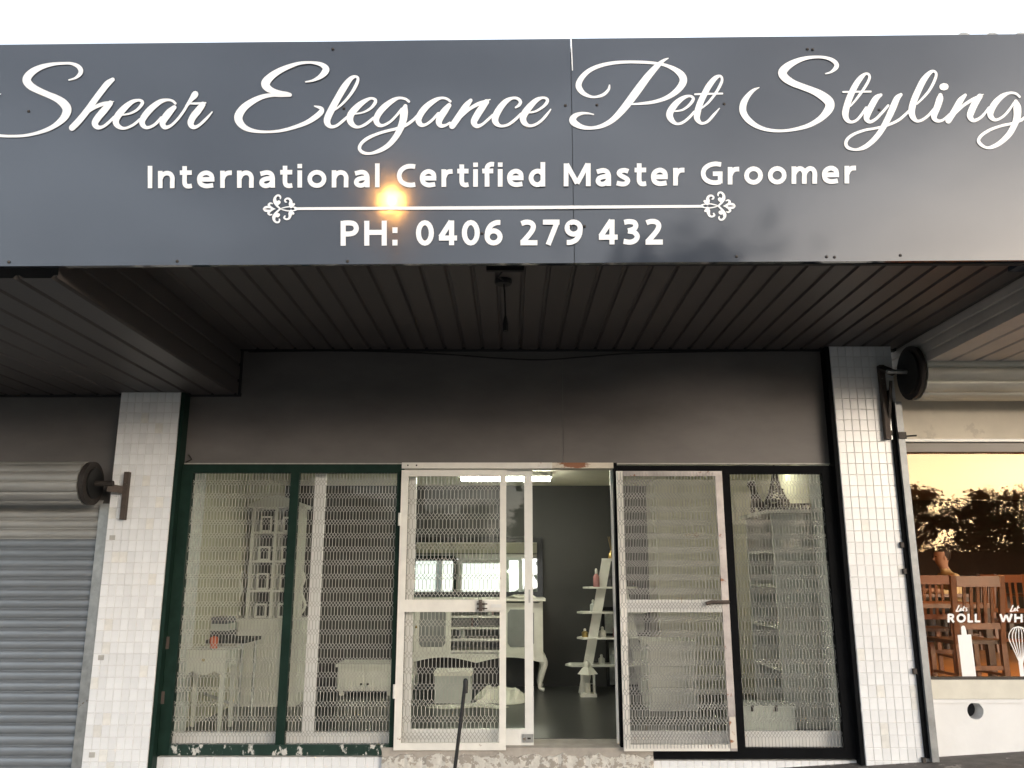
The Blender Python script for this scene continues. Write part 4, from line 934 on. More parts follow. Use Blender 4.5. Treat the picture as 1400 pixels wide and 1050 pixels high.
cloth('folded_runner', P(700, 818, 9.7).x, P(728, 818, 9.7).x, 9.56, 9.8, zt2, .035, 9, 'crumpled white cloth lying on top of the sideboard', 'cloth')
cloth('fur_throw', a.x, b.x + .02, 8.72, 9.32, ZFL, .13, 5, 'crumpled cream fur throw heaped on the floor beside the pouf', 'throw')
# ladder shelf
ld = thing('ladder_shelf', P(815, 947, 9.5), 'cream A frame ladder shelf standing in the open doorway view', 'ladder shelf')
YLd = 9.45
f0 = P(797, 947, YLd); t0 = P(829, 766, YLd); t1 = P(843, 766, YLd); f1 = P(882, 947, YLd)
MB().bar((f0.x, YLd, ZFL), (t0.x, YLd, t0.z), .10, .04).build('leg', m_furn, ld)
MB().bar((f1.x, YLd, ZFL), (t1.x, YLd, t1.z), .10, .04).build('leg', m_furn, ld)
MB().box((t0.x - .05, YLd - .03, t0.z - .01), (t1.x + .05, YLd + .03, t0.z + .02)).build('cap', m_furn, ld)
shz = []
for (xl, py, xr) in ((797, 804.5, 872), (789, 838.5, 885), (789, 873.5, 892), (773, 910.5, 905)):
    c = P(xl, py, YLd + .02); d_ = P(xr, py, YLd + .02)
    pts = [(c.x, YLd + .05, c.z), (c.x + .06, YLd - .08, c.z), (d_.x - .06, YLd - .08, c.z), (d_.x, YLd + .05, c.z), (d_.x - .06, YLd + .2, c.z), (c.x + .06, YLd + .2, c.z)]
    MB().prism(pts, (0, 0, .018)).build('shelf', m_furn, ld); shz.append(c.z + .018)
def bottle(name, c, h, r, mat, capm, label, cat='bottle'):
    t = thing(name, c, label, cat)
    MB().lathe(c, [(r, 0), (r, h*.55), (r*.5, h*.68), (r*.35, h*.72)], 12).build('body', mat, t, smooth=True)
    MB().lathe(Vector(c) + Vector((0, 0, h*.72)), [(r*.42, 0), (r*.42, h*.2), (r*.2, h*.28)], 10).build('cap', capm, t, smooth=True)
bottle('bottle', Vector((P(815, 800, YLd).x, YLd - .04, shz[0])), .2, .035, m_bottle, m_furn, 'pink pump bottle with white cap on the top ladder shelf')
bottle('bottle', Vector((P(834, 800, YLd).x, YLd + .1, shz[0])), .15, .04, m_bottle2, m_bottle2, 'dark bottle inside the A frame of the ladder shelf')
dfz = t0.z + .02; dfx = (t0.x + t1.x)/2
df = thing('reed_diffuser', (dfx, YLd, dfz), 'small amber reed diffuser on top of the ladder shelf', 'diffuser')
MB().lathe((dfx, YLd, dfz), [(.035, 0), (.035, .05), (.016, .075), (.016, .09)], 12).build('jar', m_brass, df, smooth=True)
for a_ in (-.25, -.1, .06, .2): MB().tube([(dfx, YLd, dfz + .05), (dfx + a_*.14, YLd + a_*.05, dfz + .24)], .0025, 5).build('reed', m_brass, df)
BL = [('tall grey bottle', m_bottle2), ('pink bottle', m_bottle), ('pale tub', m_box), ('brass tin', m_brass), ('white jar', m_furn)]
for k, (px_s, sh_, h_, r_, kk) in enumerate(((812, 1, .13, .035, 2), (845, 1, .17, .03, 0), (824, 2, .11, .04, 4), (842, 2, .16, .03, 1), (800, 2, .09, .035, 3), (838, 3, .14, .04, 2), (822, 3, .1, .035, 4))):
    bottle('bottle', Vector((P(px_s, 850, YLd).x, YLd + .06, shz[sh_])), h_, r_, BL[kk][1], m_furn, BL[kk][0] + ' on the %s ladder shelf%s' % (('', 'second', 'third', 'lowest')[sh_], ('', ' by the left edge', ' by the middle')[0 if k in (1, 3, 5) else (1 if k in (0, 4) else 2)]))
# framed prints leaning behind the ladder
for i, (xa_, xb_, ya_, yb_) in enumerate(((822, 884, 830, 868), (828, 884, 872, 938))):
    pic = thing('picture_frame', P(845, yb_, 9.85), ('framed grey print leaning on the wall behind the ladder shelf, upper one', 'framed grey print leaning on the wall behind the ladder shelf, lower one')[i], 'picture')
    a = P(xa_, ya_, 9.9); b = P(xb_, yb_, 9.9)
    MB().box((a.x, 9.88, b.z), (b.x, 9.91, a.z)).build('frame', m_blackgloss, pic); MB().box((a.x + .035, 9.874, b.z + .02), (b.x - .03, 9.879, a.z - .05)).build('print', m_picture, pic)
# lantern
lc = Vector((P(804, 948, 9.28).x, 9.28, ZFL))
ln = thing('lantern', lc, 'white metal candle lantern on the floor at the foot of the ladder shelf', 'lantern')
MB().box(lc + Vector((-.085, -.085, 0)), lc + Vector((.085, .085, .03))).build('base', m_furn, ln)
for sx in (-1, 1):
    for sy in (-1, 1): MB().box(lc + Vector((sx*.065 - .007, sy*.065 - .007, .031)), lc + Vector((sx*.065 + .007, sy*.065 + .007, .22))).build('post', m_furn, ln)
MB().box(lc + Vector((-.06, -.003, .12)), lc + Vector((.06, .003, .128))).build('crossbar', m_furn, ln)
MB().lathe(lc + Vector((0, 0, .221)), [(.11, 0), (.06, .06), (.04, .07), (.04, .1), (.03, .115), (.012, .13), (.012, .15)], 4).build('roof', m_furn, ln)
MB().lathe(lc + Vector((0, 0, .031)), [(.028, 0), (.028, .1)], 10).build('candle', m_cloth, ln, smooth=True)
mb = MB(); mb.tube([lc + Vector((.025*cos(2*pi*k/10), 0, .39 + .025*sin(2*pi*k/10))) for k in range(11)], .004, 5); mb.build('ring', m_furn, ln)
# right bookcase with ornaments
bk = thing('bookcase', (2.45, 7.8, ZFL), 'tall white bookcase standing side on behind the right window', 'bookcase')
bx0, bx1, by0, by1, bzt = 2.30, 2.66, 7.40, 8.25, P(1075, 702, 7.4).z
MB().box((bx0, by0, ZFL), (bx1, by0 + .03, bzt)).build('side_panel', m_furn, bk); MB().box((bx0, by1 - .03, ZFL), (bx1, by1, bzt)).build('side_panel', m_furn, bk)
MB().box((bx1 - .02, by0 + .031, ZFL), (bx1, by1 - .031, bzt)).build('back_panel', m_furnin, bk)
for k, z in enumerate((ZFL + .06, ZFL + .45, ZFL + .80, ZFL + 1.15, ZFL + 1.45)): MB().box((bx0 + .005, by0 + .031, z), (bx1 - .021, by1 - .031, z + .025)).build('shelf', m_furn, bk)
MB().box((bx0 - .05, by0 - .05, bzt + .001), (bx1 + .005, by1 + .05, bzt + .03)).build('top', m_furn, bk)
mb = MB()
for k in range(12): mb.box((bx0 - .04 + k*.033, by0 - .045, bzt + .031), (bx0 - .02 + k*.033, by0 - .025, bzt + .07))
mb.box((bx0 - .045, by0 - .05, bzt + .07), (bx1, by0 - .02, bzt + .085)); mb.build('gallery_rail', m_darkiron, bk)
# tower ornament
ez = bzt + .031; ec = Vector((P(1061, 680, 7.65).x, 7.65, ez))
et = thing('tower_ornament', ec, 'dark metal lattice tower ornament on top of the bookcase', 'ornament')
def towr(z): return .012 + .11*(1 - z/.42)**2.1 if z < .42 else .006
zs_ = [0, .05, .1, .15, .2, .26, .32, .38, .42]
mb = MB()
for sx in (-1, 1):
    for sy in (-1, 1): mb.tube([ec + Vector((sx*towr(z), sy*towr(z), z)) for z in zs_], [.012]*4 + [.009]*5, 5)
mb.build('leg', m_darkiron, et)
mb = MB()
for i in range(len(zs_)-2):
    za, zb_ = zs_[i], zs_[i+1]; ra, rb = towr(za), towr(zb_)
    for s_ in (-1, 1):
        mb.tube([ec + Vector((-ra, s_*ra, za)), ec + Vector((rb, s_*rb, zb_))], .004, 4); mb.tube([ec + Vector((ra, s_*ra, za)), ec + Vector((-rb, s_*rb, zb_))], .004, 4)
        mb.tube([ec + Vector((s_*ra, -ra, za)), ec + Vector((s_*rb, rb, zb_))], .004, 4); mb.tube([ec + Vector((s_*ra, ra, za)), ec + Vector((s_*rb, -rb, zb_))], .004, 4)
mb.build('lattice', m_darkiron, et)
for z in (.1, .2): MB().box(ec + Vector((-towr(z) - .015, -towr(z) - .015, z - .007)), ec + Vector((towr(z) + .015, towr(z) + .015, z + .007))).build('platform', m_darkiron, et)
MB().tube([ec + Vector((0, 0, .38)), ec + Vector((0, 0, .47))], [.014, .004], 6).build('spire', m_darkiron, et)
# dog figurine (sitting)
def skin(name, verts, edges, mat, parent=None, sub=2, root=0):
    me = bpy.data.meshes.new(name); me.from_pydata([v[:3] for v in verts], edges, []); o = bpy.data.objects.new(name, me); sc.collection.objects.link(o)
    md = o.modifiers.new('s', 'SKIN'); o.modifiers.new('u', 'SUBSURF').levels = sub
    for i, v in enumerate(verts):
        sv = me.skin_vertices[0].data[i]; r_ = v[3]; sv.radius = (r_, r_) if not isinstance(r_, tuple) else r_; sv.use_root = (i == root)
    dg = bpy.context.evaluated_depsgraph_get(); m2 = bpy.data.meshes.new_from_object(o.evaluated_get(dg))
    bpy.data.objects.remove(o)
    m2.polygons.foreach_set('use_smooth', [True]*len(m2.polygons)); m2.materials.clear(); m2.materials.append(mat)
    ob = bpy.data.objects.new(name, m2); sc.collection.objects.link(ob); ob.parent = parent
    if parent: m2.transform(Matrix.Translation(-wpos(parent)))
    return ob
dcx = Vector((P(1034, 690, 7.95).x, 7.95, bzt + .031))
def dv(x, y, z, r): return (dcx.x + x, dcx.y + y, dcx.z + z, r)
dog = skin('dog_figurine', [dv(.03, 0, .08, .045), dv(.0, 0, .17, .04), dv(-.02, 0, .24, .028), dv(-.03, 0, .30, .036), dv(-.08, 0, .29, .02), dv(-.03, .03, .1, .016), dv(-.04, .03, .01, .014), dv(-.03, -.03, .1, .016), dv(-.04, -.03, .01, .014), dv(.06, .04, .03, .022), dv(.02, .045, .008, .014), dv(.06, -.04, .03, .022), dv(.02, -.045, .008, .014), dv(.09, 0, .1, .012), dv(.12, 0, .17, .02), dv(-.01, .03, .31, .014), dv(-.01, -.03, .31, .014)],
     [(0,1),(1,2),(2,3),(3,4),(1,5),(5,6),(1,7),(7,8),(0,9),(9,10),(0,11),(11,12),(0,13),(13,14),(3,15),(3,16)], m_darkiron)
tag(dog, 'dark dog figurine sitting on the bookcase beside the tower ornament', 'figurine')
# things on the bookcase shelves
for i, (z, y_, h_) in enumerate(((ZFL + 1.475, 7.65, .16), (ZFL + 1.175, 7.75, .2), (ZFL + .825, 7.7, .22))):
    bottle('bottle', Vector((2.42, y_, z)), h_, .04, (m_bottle2, m_box, m_bottle)[i], m_furn, ('grey bottle on the top shelf of the bookcase', 'pale bottle on the middle shelf of the bookcase', 'pink bottle on the lower shelf of the bookcase')[i])
a = P(1001, 963, 7.12); b = P(1085, 1003, 7.12)
wb = thing('storage_box', (a.x, 7.12, ZFL), 'pale plastic storage box on the floor behind the right window', 'box')
MB().box((a.x, 7.05, ZFL), (b.x, 7.35, a.z - .03)).build('body', m_box, wb); MB().box((a.x - .01, 7.04, a.z - .029), (b.x + .01, 7.36, a.z)).build('lid', m_box, wb)
for dx in (.13, .32): MB().box((a.x + dx, 7.028, a.z - .04), (a.x + dx + .02, 7.0395, a.z + .004)).build('clip', m_darkiron, wb)
# white chest behind folded door
ch = thing('chest_of_drawers', (1.45, 8.4, ZFL), 'pale chest seen through the folded screen door', 'chest')
a = P(885, 880, 8.3); b = P(955, 960, 8.3)
MB().box((a.x, 8.3, ZFL), (b.x, 8.75, a.z)).build('carcass', m_furn, ch); MB().box((a.x - .02, 8.28, a.z + .001), (b.x + .02, 8.77, a.z + .025)).build('top', m_furn, ch)
for k in range(3): zz_ = ZFL + .04 + k*(a.z - ZFL - .05)/3; MB().box((a.x + .02, 8.285, zz_), (b.x - .02, 8.299, zz_ + (a.z - ZFL)/3 - .03)).build('drawer', m_furn, ch)
# left bedside table
a = P(251, 888, 7.25); b = P(305, 998, 7.25)
bt = thing('bedside_table', (a.x + .16, 7.35, ZFL), 'small white bedside table behind the far left mesh bay', 'table')
MB().box((a.x - .01, 7.2, a.z - .02), (b.x + .01, 7.55, a.z)).build('top', m_furn, bt)
dw = MB().box((a.x + .012, 7.22, a.z - .15), (b.x - .012, 7.53, a.z - .021)).build('drawer_case', m_furn, bt)
MB().lathe(((a.x+b.x)/2, 7.205, a.z - .09), [(.01, 0), (.014, .01), (.01, .02)], 8).build('knob', m_brass, dw)
pts = [(a.x + .01, 7.221, a.z - .151), (b.x - .01, 7.221, a.z - .151)] + [(b.x - .01 - (b.x-a.x-.02)*i/12, 7.221, a.z - .17 - .03*abs(cos(pi*i/12*2))) for i in range(13)]
MB().prism(pts, (0, .02, 0)).build('apron', m_furn, bt)
for xx in (a.x + .03, b.x - .03):
    for yy in (7.24, 7.51): MB().bar((xx, yy, a.z - .1505), (xx, yy, ZFL), .045, .045, a1=.025, b1=.025).build('leg', m_furn, bt)
og = MB().lathe((P(292, 886, 7.35).x, 7.35, a.z + .001), [(.03, 0), (.036, .07), (.03, .09), (.012, .1)], 12).build('small_jar', m_orange, smooth=True); tag(og, 'small orange jar on the bedside table', 'jar')
# display hutch on the left wall
a = P(345, 690, 8.6); b = P(402, 850, 8.6)
hu = thing('display_hutch', (a.x + .2, 8.6, ZFL), 'white open display hutch on cupboard base behind the left window', 'hutch')
MB().box((a.x - .05, 8.58, ZFL), (b.x + .06, 8.95, b.z)).build('cupboard', m_furn, hu)
MB().box((a.x - .07, 8.56, b.z + .001), (b.x + .08, 8.96, b.z + .03)).build('counter', m_furn, hu)
for xx in (a.x, (a.x+b.x)/2 - .015, b.x - .03): MB().box((xx, 8.62, b.z + .031), (xx + .03, 8.9, a.z - .03)).build('upright', m_furn, hu)
MB().box((a.x - .03, 8.60, a.z - .029), (b.x + .03, 8.92, a.z + .01)).build('cornice', m_furn, hu)
MB().box((a.x + .031, 8.885, b.z + .031), (b.x - .031, 8.899, a.z - .03)).build('back_panel', m_darkgrey, hu)
cxh = (a.x + b.x)/2; hw = (b.x - a.x)/2 + .03
MB().prism([(cxh - hw, 8.605, a.z + .0105), (cxh + hw, 8.605, a.z + .0105), (cxh + hw*.6, 8.605, a.z + .05), (cxh + hw*.25, 8.605, a.z + .085), (cxh, 8.605, a.z + .1), (cxh - hw*.25, 8.605, a.z + .085), (cxh - hw*.6, 8.605, a.z + .05)], (0, .03, 0)).build('pediment', m_furn, hu)
for sg in (-1, 1):
    pts = [(cxh + sg*(hw + .02), 8.61, b.z + .06), (cxh + sg*(hw + .07), 8.61, b.z + .16), (cxh + sg*(hw + .02), 8.61, b.z + .3), (cxh + sg*(hw + .05), 8.61, b.z + .42), (cxh + sg*(hw + .02), 8.61, b.z + .5)]
    MB().tube([q[:3] for q in spline(pts, 5)], .014, 6).build('scroll', m_furn, hu, smooth=True)
for k in range(1, 4): z = b.z + (a.z - b.z)*k/4; MB().box((a.x + .031, 8.625, z), (b.x - .031, 8.884, z + .018)).build('shelf', m_furn, hu)
for k in range(4):
    for j, fx in enumerate((.25, .72)):
        z = b.z + (a.z-b.z)*k/4 + (.019 if k else .032); xx = a.x + (b.x-a.x)*fx
        nm = ('bottom', 'lower', 'upper', 'top')[k] + (' left', ' right')[j]
        fr_ = thing('photo_frame', (xx, 8.7, z), 'small white photo frame in the %s bay of the display hutch' % nm, 'photo frame', 'photo frames in the hutch')
        hh_ = .12 + .05*rng.random()
        for bb in rectframe(xx - .06, xx + .06, z, z + hh_, 8.70, .015, .018, .018, .018, .018): MB().box(*bb).build('frame', m_furn, fr_)
        MB().box((xx - .044, 8.71, z + .016), (xx + .044, 8.713, z + hh_ - .016)).build('picture', m_darkgrey, fr_)
# white low cabinet in middle left
a = P(462, 912, 9.3); b = P(536, 960, 9.3)
lc_ = thing('low_cabinet', ((a.x+b.x)/2, 9.4, ZFL), 'low pale cabinet by the back wall seen through the second mesh bay', 'cabinet')
MB().box((a.x, 9.3, ZFL + .05), (b.x, 9.75, a.z)).build('carcass', m_furn, lc_); MB().box((a.x - .02, 9.28, a.z + .001), (b.x + .02, 9.77, a.z + .03)).build('top', m_furn, lc_)
for s_ in (0, 1):
    dd = MB().box((a.x + .015 + s_*(b.x-a.x)/2, 9.285, ZFL + .08), (a.x - .015 + (s_+1)*(b.x-a.x)/2, 9.299, a.z - .03)).build('door', m_furn, lc_)
    MB().lathe((a.x + (b.x-a.x)*(.44 + .12*s_), 9.275, a.z - .18), [(.008, 0), (.012, .01), (.008, .02)], 8).build('knob', m_darkiron, dd)
for xx in (a.x + .02, b.x - .06): MB().box((xx, 9.32, ZFL), (xx + .04, 9.7, ZFL + .049)).build('foot', m_furn, lc_)
# stool with dark folded towels by the left wall
gt = thing('grooming_table', (P(300, 860, 8.0).x, 8.0, ZFL), 'dark grooming table with steel legs near the left wall', 'table')
c = P(300, 872, 8.0)
MB().box((c.x - .28, 7.75, c.z - .03), (c.x + .32, 8.25, c.z)).build('top', m_darkgrey, gt)
for sx in (-.24, .28):
    for sy in (-.2, .2): MB().tube([(c.x + sx, 8.0 + sy, c.z - .03), (c.x + sx, 8.0 + sy, ZFL)], .014, 8).build('leg', m_steel, gt)
MB().bar((c.x - .24, 7.8, ZFL + .3), (c.x + .28, 7.8, ZFL + .12), .02, .02).build('brace', m_steel, gt)
for k, (dx, wd_, hh_, mt) in enumerate(((-.12, .24, .07, m_darkgrey), (-.1, .22, .06, m_box), (-.14, .25, .06, m_bottle2))):
    zz_ = c.z + .001 + sum((.07, .06, .06)[:k]) + k*.001
    tw = MB().box((c.x + dx - .05, 7.85, zz_), (c.x + dx + wd_, 8.1, zz_ + hh_)).build('folded_towel', mt); tag(tw, ('dark folded towel at the bottom of the stack', 'pale folded towel in the middle of the stack', 'grey folded towel on top of the stack')[k] + ' on the grooming table', 'towel', 'folded towels')

# ------------------------------------------------------------------ cafe interior
CF = CZ - 1.05
struct('cafe_floor', MB().box((3.0, YF + .15, CF - .05), (12, 17, CF)), m_cafefloor)
struct('cafe_back_wall', MB().box((3.0, 15.5, CF), (12, 15.6, 3.4)), m_cafewall)
struct('cafe_side_wall', MB().box((2.9, YF + .15, CF - .05), (2.99, 15.5, 3.4)), m_cafewall)
struct('cafe_side_wall', MB().box((12, YF + .15, CF - .05), (12.1, 15.5, 3.4)), m_cafewall)
struct('cafe_ceiling', MB().box((3.0, YF + .12, 2.9), (12, 15.5, 2.95)), M('cafe_ceiling_paint', (.35, .22, .12), .8))
for i, (x, y) in enumerate(((4.4, 7.9), (6.2, 7.9), (5.2, 8.7), (7.2, 8.7))):
    t = thing('ceiling_downlight', (x, y, 2.9), ('warm round downlight in the cafe above the front chair', 'warm round downlight in the cafe above the whisk sticker', 'warm round downlight further inside the cafe', 'warm round downlight far right inside the cafe')[i], 'downlight', 'downlights in the cafe')
    MB().lathe((x, y, 2.87), [(.15, 0), (.16, .01), (.16, .029)], 20).build('rim', m_steel, t, smooth=True)
    MB().lathe((x, y, 2.855), [(.10, 0), (.135, .008), (.135, .0145)], 20).build('diffuser', m_warm, t, smooth=True)
def chair(loc, rz, label):
    t = thing('wooden_chair', (0, 0, 0), label, 'chair', 'wooden cafe chairs')
    for sx in (-1, 1):
        MB().bar((sx*.2, -.2, .0), (sx*.2, -.2, .44), .04, .04).build('leg', m_wood, t)
        MB().bar((sx*.2, .2, .0), (sx*.2, .2, .45), .045, .04).build('leg', m_wood, t)
        MB().bar((sx*.2, .2, .451), (sx*.215, .27, 1.02), .045, .03).build('back_post', m_wood, t)
        MB().bar((sx*.2, -.18, .2), (sx*.2, .18, .2), .02, .03).build('stretcher', m_wood, t)
    MB().box((-.23, -.24, .452), (.23, .19, .485)).build('seat', m_darkwood, t)
    MB().bar((-.19, .266, .97), (.19, .266, .97), .09, .028).build('top_rail', m_wood, t)
    MB().bar((-.18, .218, .60), (.18, .218, .60), .05, .025).build('lower_rail', m_wood, t)
    for k in range(5): x = -.12 + k*.06; MB().bar((x, .222, .626), (x, .26, .924), .026, .014).build('slat', m_wood, t)
    MB().bar((-.18, .2, .26), (.18, .2, .26), .035, .02).build('stretcher', m_wood, t)
    t.location = loc; t.rotation_euler = (0, 0, rz); return t
c0 = P(1303, 900, 7.75).x
chair((c0, 7.5, CF), pi + .06, 'wooden slat back chair right behind the rolling pin sticker')
chair((P(1378, 850, 10.4).x, 10.4, CF), pi - .5, 'wooden chair turned sideways behind the whisk sticker')
chair((P(1352, 850, 11.8).x, 12.2, CF), pi + .7, 'wooden chair further back between the two stickers')
chair((P(1262, 900, 9.0).x + .05, 9.0, CF), pi - .1, 'wooden chair at the left edge of the cafe window')
chair((P(1300, 800, 12).x + .1, 11.75, CF), -pi/2, 'wooden chair the seated person sits on')
def table(x, y, sx, sy, label):
    t = thing('cafe_table', (x, y, CF), label, 'table', 'cafe tables')
    MB().box((x - sx, y - sy, CF + .72), (x + sx, y + sy, CF + .76)).build('top', m_wood, t)
    for a_ in (-1, 1):
        for b_ in (-1, 1): MB().bar((x + a_*(sx-.06), y + b_*(sy-.06), CF + .7195), (x + a_*(sx-.06), y + b_*(sy-.06), CF), .06, .06).build('leg', m_darkwood, t)
table(c0 + .15, 8.3, .4, .34, 'wooden cafe table just behind the front chair')
table(P(1260, 800, 11.75).x + .05, 11.75, .42, .38, 'wooden cafe table in front of the seated person')
table(P(1400, 850, 11.6).x + .45, 11.6, .5, .4, 'wooden cafe table at the right behind the chairs')
# seated person facing left
hx = P(1287, 770, 11.75); px_ = hx.x + .02; py_ = 11.75; sz = CF + .53
def pv(x, y, z, r): return (px_ + x, py_ + y, sz + z, r)
per = thing('person', (px_, py_, CF), 'person with dark hair in a pale yellow shirt sitting at a cafe table', 'person')
body = skin('body', [pv(.12, 0, .06, (.15, .12)), pv(.10, 0, .28, (.16, .11)), pv(.06, 0, .46, (.17, .10)), pv(.03, 0, .53, .07), pv(.01, 0, .58, .055), pv(-.012, 0, .645, .088), pv(-.012, 0, .70, .105),
     pv(.05, .19, .46, .06), pv(.0, .24, .22, .048), pv(-.24, .2, .27, .036), pv(-.33, .18, .28, .03),
     pv(.05, -.19, .46, .06), pv(.0, -.24, .22, .048), pv(-.24, -.18, .27, .036), pv(-.33, -.15, .28, .03),
     pv(.1, .1, .05, .09), pv(-.3, .12, .06, .075), pv(-.32, .12, -.38, .05), pv(-.44, .12, -.45, .04),
     pv(.1, -.1, .05, .09), pv(-.3, -.12, .06, .075), pv(-.32, -.12, -.38, .05), pv(-.44, -.12, -.45, .04), pv(-.008, 0, .77, .105), pv(-.002, 0, .84, .07)],
     [(0,1),(1,2),(2,3),(3,4),(4,5),(5,6),(6,23),(23,24),(2,7),(7,8),(8,9),(9,10),(2,11),(11,12),(12,13),(13,14),(0,15),(15,16),(16,17),(17,18),(0,19),(19,20),(20,21),(21,22)], m_skin, per)
body.data.materials.clear()
for m_ in (m_skin, m_shirt, m_trouser, m_hair): body.data.materials.append(m_)
for pl in body.data.polygons:
    c_ = pl.center + wpos(per) - Vector((px_, py_, sz))
    if c_.z > .67 and (c_.x > .0 + .25*max(0, .74 - c_.z) or c_.z > .79): pl.material_index = 3; continue
    pl.material_index = 2 if (c_.z < .1 and c_.x < .6 and abs(c_.y) < .26) else (1 if c_.z < .56 and c_.x > -.16 else 0)
hc_ = Vector((px_ - .015, py_, sz + .73))
hr_ = MB().lathe(hc_ + Vector((.055, 0, -.01)), [(.04, -.05), (.07, -.02), (.084, .04), (.084, .08), (.065, .11), (.03, .122)], 14, sx=1, sy=.86).build('hair', m_hair, per, smooth=True)
MB().tube([hc_ + Vector((-.085, 0, -.01)), hc_ + Vector((-.108, 0, -.045)), hc_ + Vector((-.09, 0, -.055))], [.009, .013, .01], 8).build('nose', m_skin, per, smooth=True)
for s_ in (-1, 1):
    MB().lathe(hc_ + Vector((-.092, s_*.042, .0)), [(.004, -.009), (.011, 0), (.004, .009)], 8).build('eye', m_hair, per)
    MB().lathe(hc_ + Vector((.005, s_*.098, -.03)), [(.008, -.03), (.022, 0), (.012, .03)], 8, sy=.5).build('ear', m_skin, per, smooth=True)
    for k in range(4): MB().tube([(px_ - .33, py_ + s_*(.165) + (k-1.5)*.019, sz + .285), (px_ - .39, py_ + s_*.16 + (k-1.5)*.021, sz + .29), (px_ - .42 - .008*(k in (1, 2)), py_ + s_*.158 + (k-1.5)*.021, sz + .275)], [.011, .009, .007], 6).build('finger', m_skin, per, smooth=True)
    MB().tube([(px_ - .33, py_ + s_*.14, sz + .285), (px_ - .36, py_ + s_*.105, sz + .285), (px_ - .385, py_ + s_*.1, sz + .28)], [.012, .01, .008], 6).build('thumb', m_skin, per, smooth=True)

# ------------------------------------------------------------------ leaning black stake in the foreground
YK = 4.6
k1 = P(636.5, 930, YK); d_ = (P(622, 1050, YK) - k1); kb = k1 + d_ * ((gz(0) - k1.z)/d_.z)
pk = thing('garden_stake', kb, 'thin black metal pole leaning in front of the door', 'pole')
MB().tube([kb, k1], .0095, 12).build('shaft', m_rubber, pk, smooth=True)
MB().lathe(k1 - Vector((0, 0, .004)), [(.0125, -.06), (.013, -.02), (.013, .0), (.010, .009), (.004, .013)], 12).build('end_cap', m_rubber, pk, smooth=True)

# ------------------------------------------------------------------ what the glass and the gloss reflect: lamp and trees across the road
d = ray(535, 275); t_ = YS / d.y; rp = Vector((d.x*t_, YS, CZ + d.z*t_)); u = Vector((d.x, -d.y, d.z)); lp = rp + u * ((rp.y + 8.5) / d.y)
sl = thing('street_lamp', (lp.x - .1, lp.y - .9, gz(lp.x)), 'lit orange street lamp across the road, reflected in the sign', 'street lamp')
MB().tube([(lp.x, lp.y - 1.0, -.1), (lp.x, lp.y - 1.0, lp.z - .6), (lp.x, lp.y - .8, lp.z + .1), (lp.x, lp.y - .3, lp.z + .2), (lp.x, lp.y, lp.z + .2)], [.14, .11, .08, .06, .05], 10).build('post', m_steel, sl, smooth=True)
MB().lathe((lp.x, lp.y, lp.z + .06), [(.22, 0), (.2, .08), (.08, .15)], 14, sx=.7, sy=1.4).build('lamp_head', m_steel, sl, smooth=True)
MB().lathe((lp.x, lp.y, lp.z - .08), [(.05, 0), (.14, .05), (.16, .1), (.1, .135)], 14).build('lamp_bowl', m_bulb, sl, smooth=True)
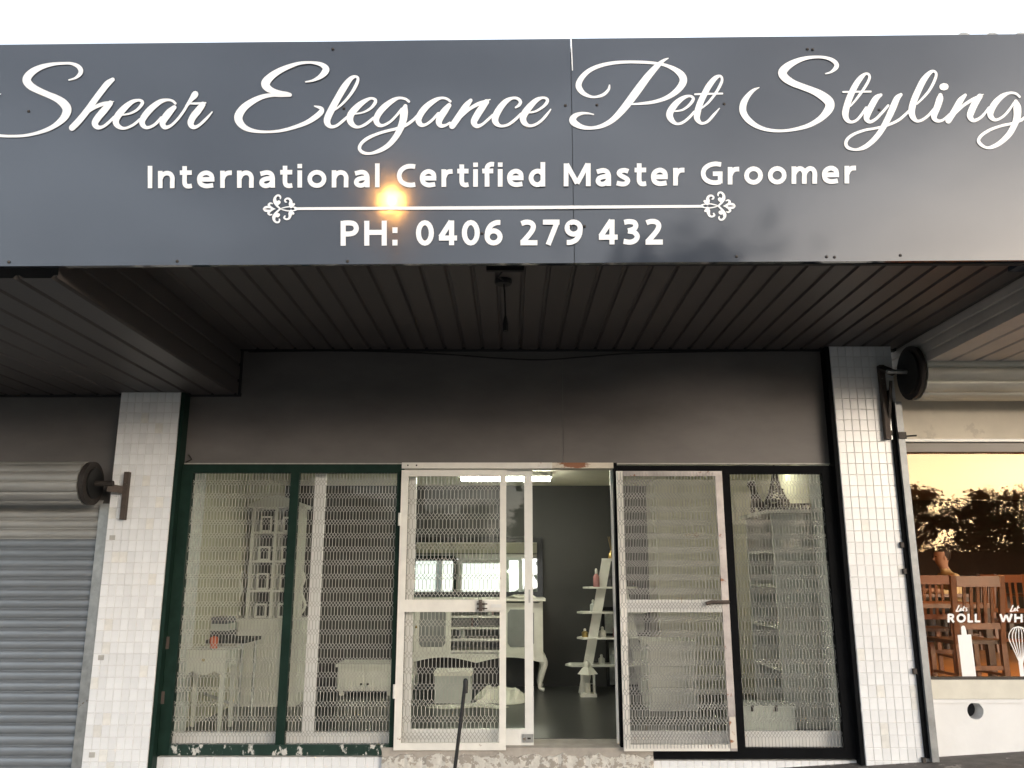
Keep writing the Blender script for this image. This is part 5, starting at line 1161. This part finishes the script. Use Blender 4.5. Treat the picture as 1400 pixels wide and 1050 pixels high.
def tree_meshes(seed, h, low=.14, wide=.38):
    r_ = random.Random(seed); tr = MB(); lf = MB()
    stem = [Vector((0, 0, 0)), Vector((r_.uniform(-.2, .2), r_.uniform(-.2, .2), h*.25)), Vector((r_.uniform(-.4, .4), r_.uniform(-.4, .4), h*.5)), Vector((r_.uniform(-.5, .5), r_.uniform(-.5, .5), h*.8))]
    tr.tube(stem, [h*.026, h*.02, h*.014, h*.006], 8)
    lobes = []
    for k in range(50):
        a_ = r_.uniform(0, 6.28); zz_ = low + (1-low)*r_.random()**.8; t2 = (zz_-low)/(1-low)
        rad = wide*h*math.sqrt(max(0, 1-(2*t2-.9)**2*.8))*math.sqrt(r_.random())
        lobes.append(Vector((cos(a_)*rad, sin(a_)*rad, zz_*h*.95)))
    for q in lobes:
        b0 = stem[1].lerp(stem[3], min(1, max(0, (q.z/h-.25)*.9)))
        tr.tube([b0, b0.lerp(q, .5) + Vector((0, 0, -.03*h)), q], [h*.008, h*.006, h*.002], 5, caps=False)
        cl = r_.uniform(.055, .10)*h
        for k in range(64):
            o_ = Vector((r_.gauss(0, 1), r_.gauss(0, 1), r_.gauss(0, .7)))*cl*.6; c_ = q + o_
            a_ = Vector((r_.gauss(0, 1), r_.gauss(0, 1), r_.gauss(0, 1))).normalized(); b_ = a_.orthogonal().normalized(); s2 = h*r_.uniform(.010, .021)
            lf.add([c_ - a_*s2 - b_*s2*.4, c_ + a_*s2 - b_*s2*.4, c_ + a_*s2*1.2 + b_*s2*.5, c_ - a_*s2*.8 + b_*s2*.5], [(0, 1, 2, 3)])
    tm_ = tr.mesh('trunk', smooth=True); tm_.materials.append(m_bark); lm = lf.mesh('crown'); lm.materials.append(m_leaf); return tm_, lm
TM = [tree_meshes(s_, 8) for s_ in (11, 23, 37)]
def put_tree(x, y, s_, k, rz, label, group):
    t = thing('gum_tree', (x, y, gz(x) - .1), label, 'tree', group)
    for nm, me in zip(('trunk', 'crown'), TM[k]):
        o = bpy.data.objects.new(nm, me); sc.collection.objects.link(o); o.parent = t
    t.scale = (s_*1.15, s_*1.15, s_); t.rotation_euler = (0, 0, rz)
for i in range(32):
    put_tree(-76 + 4.9*i + rng.uniform(-1.2, 1.2), -56 + rng.uniform(-7, 5), rng.uniform(.78, 1.15), i % 3, i*1.3,
             'leafy gum tree across the road, seen only as a reflection in the glass', 'trees across the road')
put_tree(-8.6, -11, 1.12, 1, .4, 'tall street tree at the far kerb left of the street lamp', 'street trees')
put_tree(4.0, -12, 1.2, 2, 2.0, 'tall street tree at the far kerb right of the street lamp', 'street trees')
fe = thing('park_fence', (0, -40, 0), 'long dark timber fence across the road, seen reflected in the cafe window', 'fence')
bdm = MB().box((-.99, -.015, 0), (.99, .015, 2.3)).mesh('fence_panel'); bdm.materials.append(m_darkwood)
for k in range(-30, 31): inst('fence_panel', bdm, (k*1.95, -40 + rng.uniform(-.02, .02), gz(k*1.95) - .05), fe)
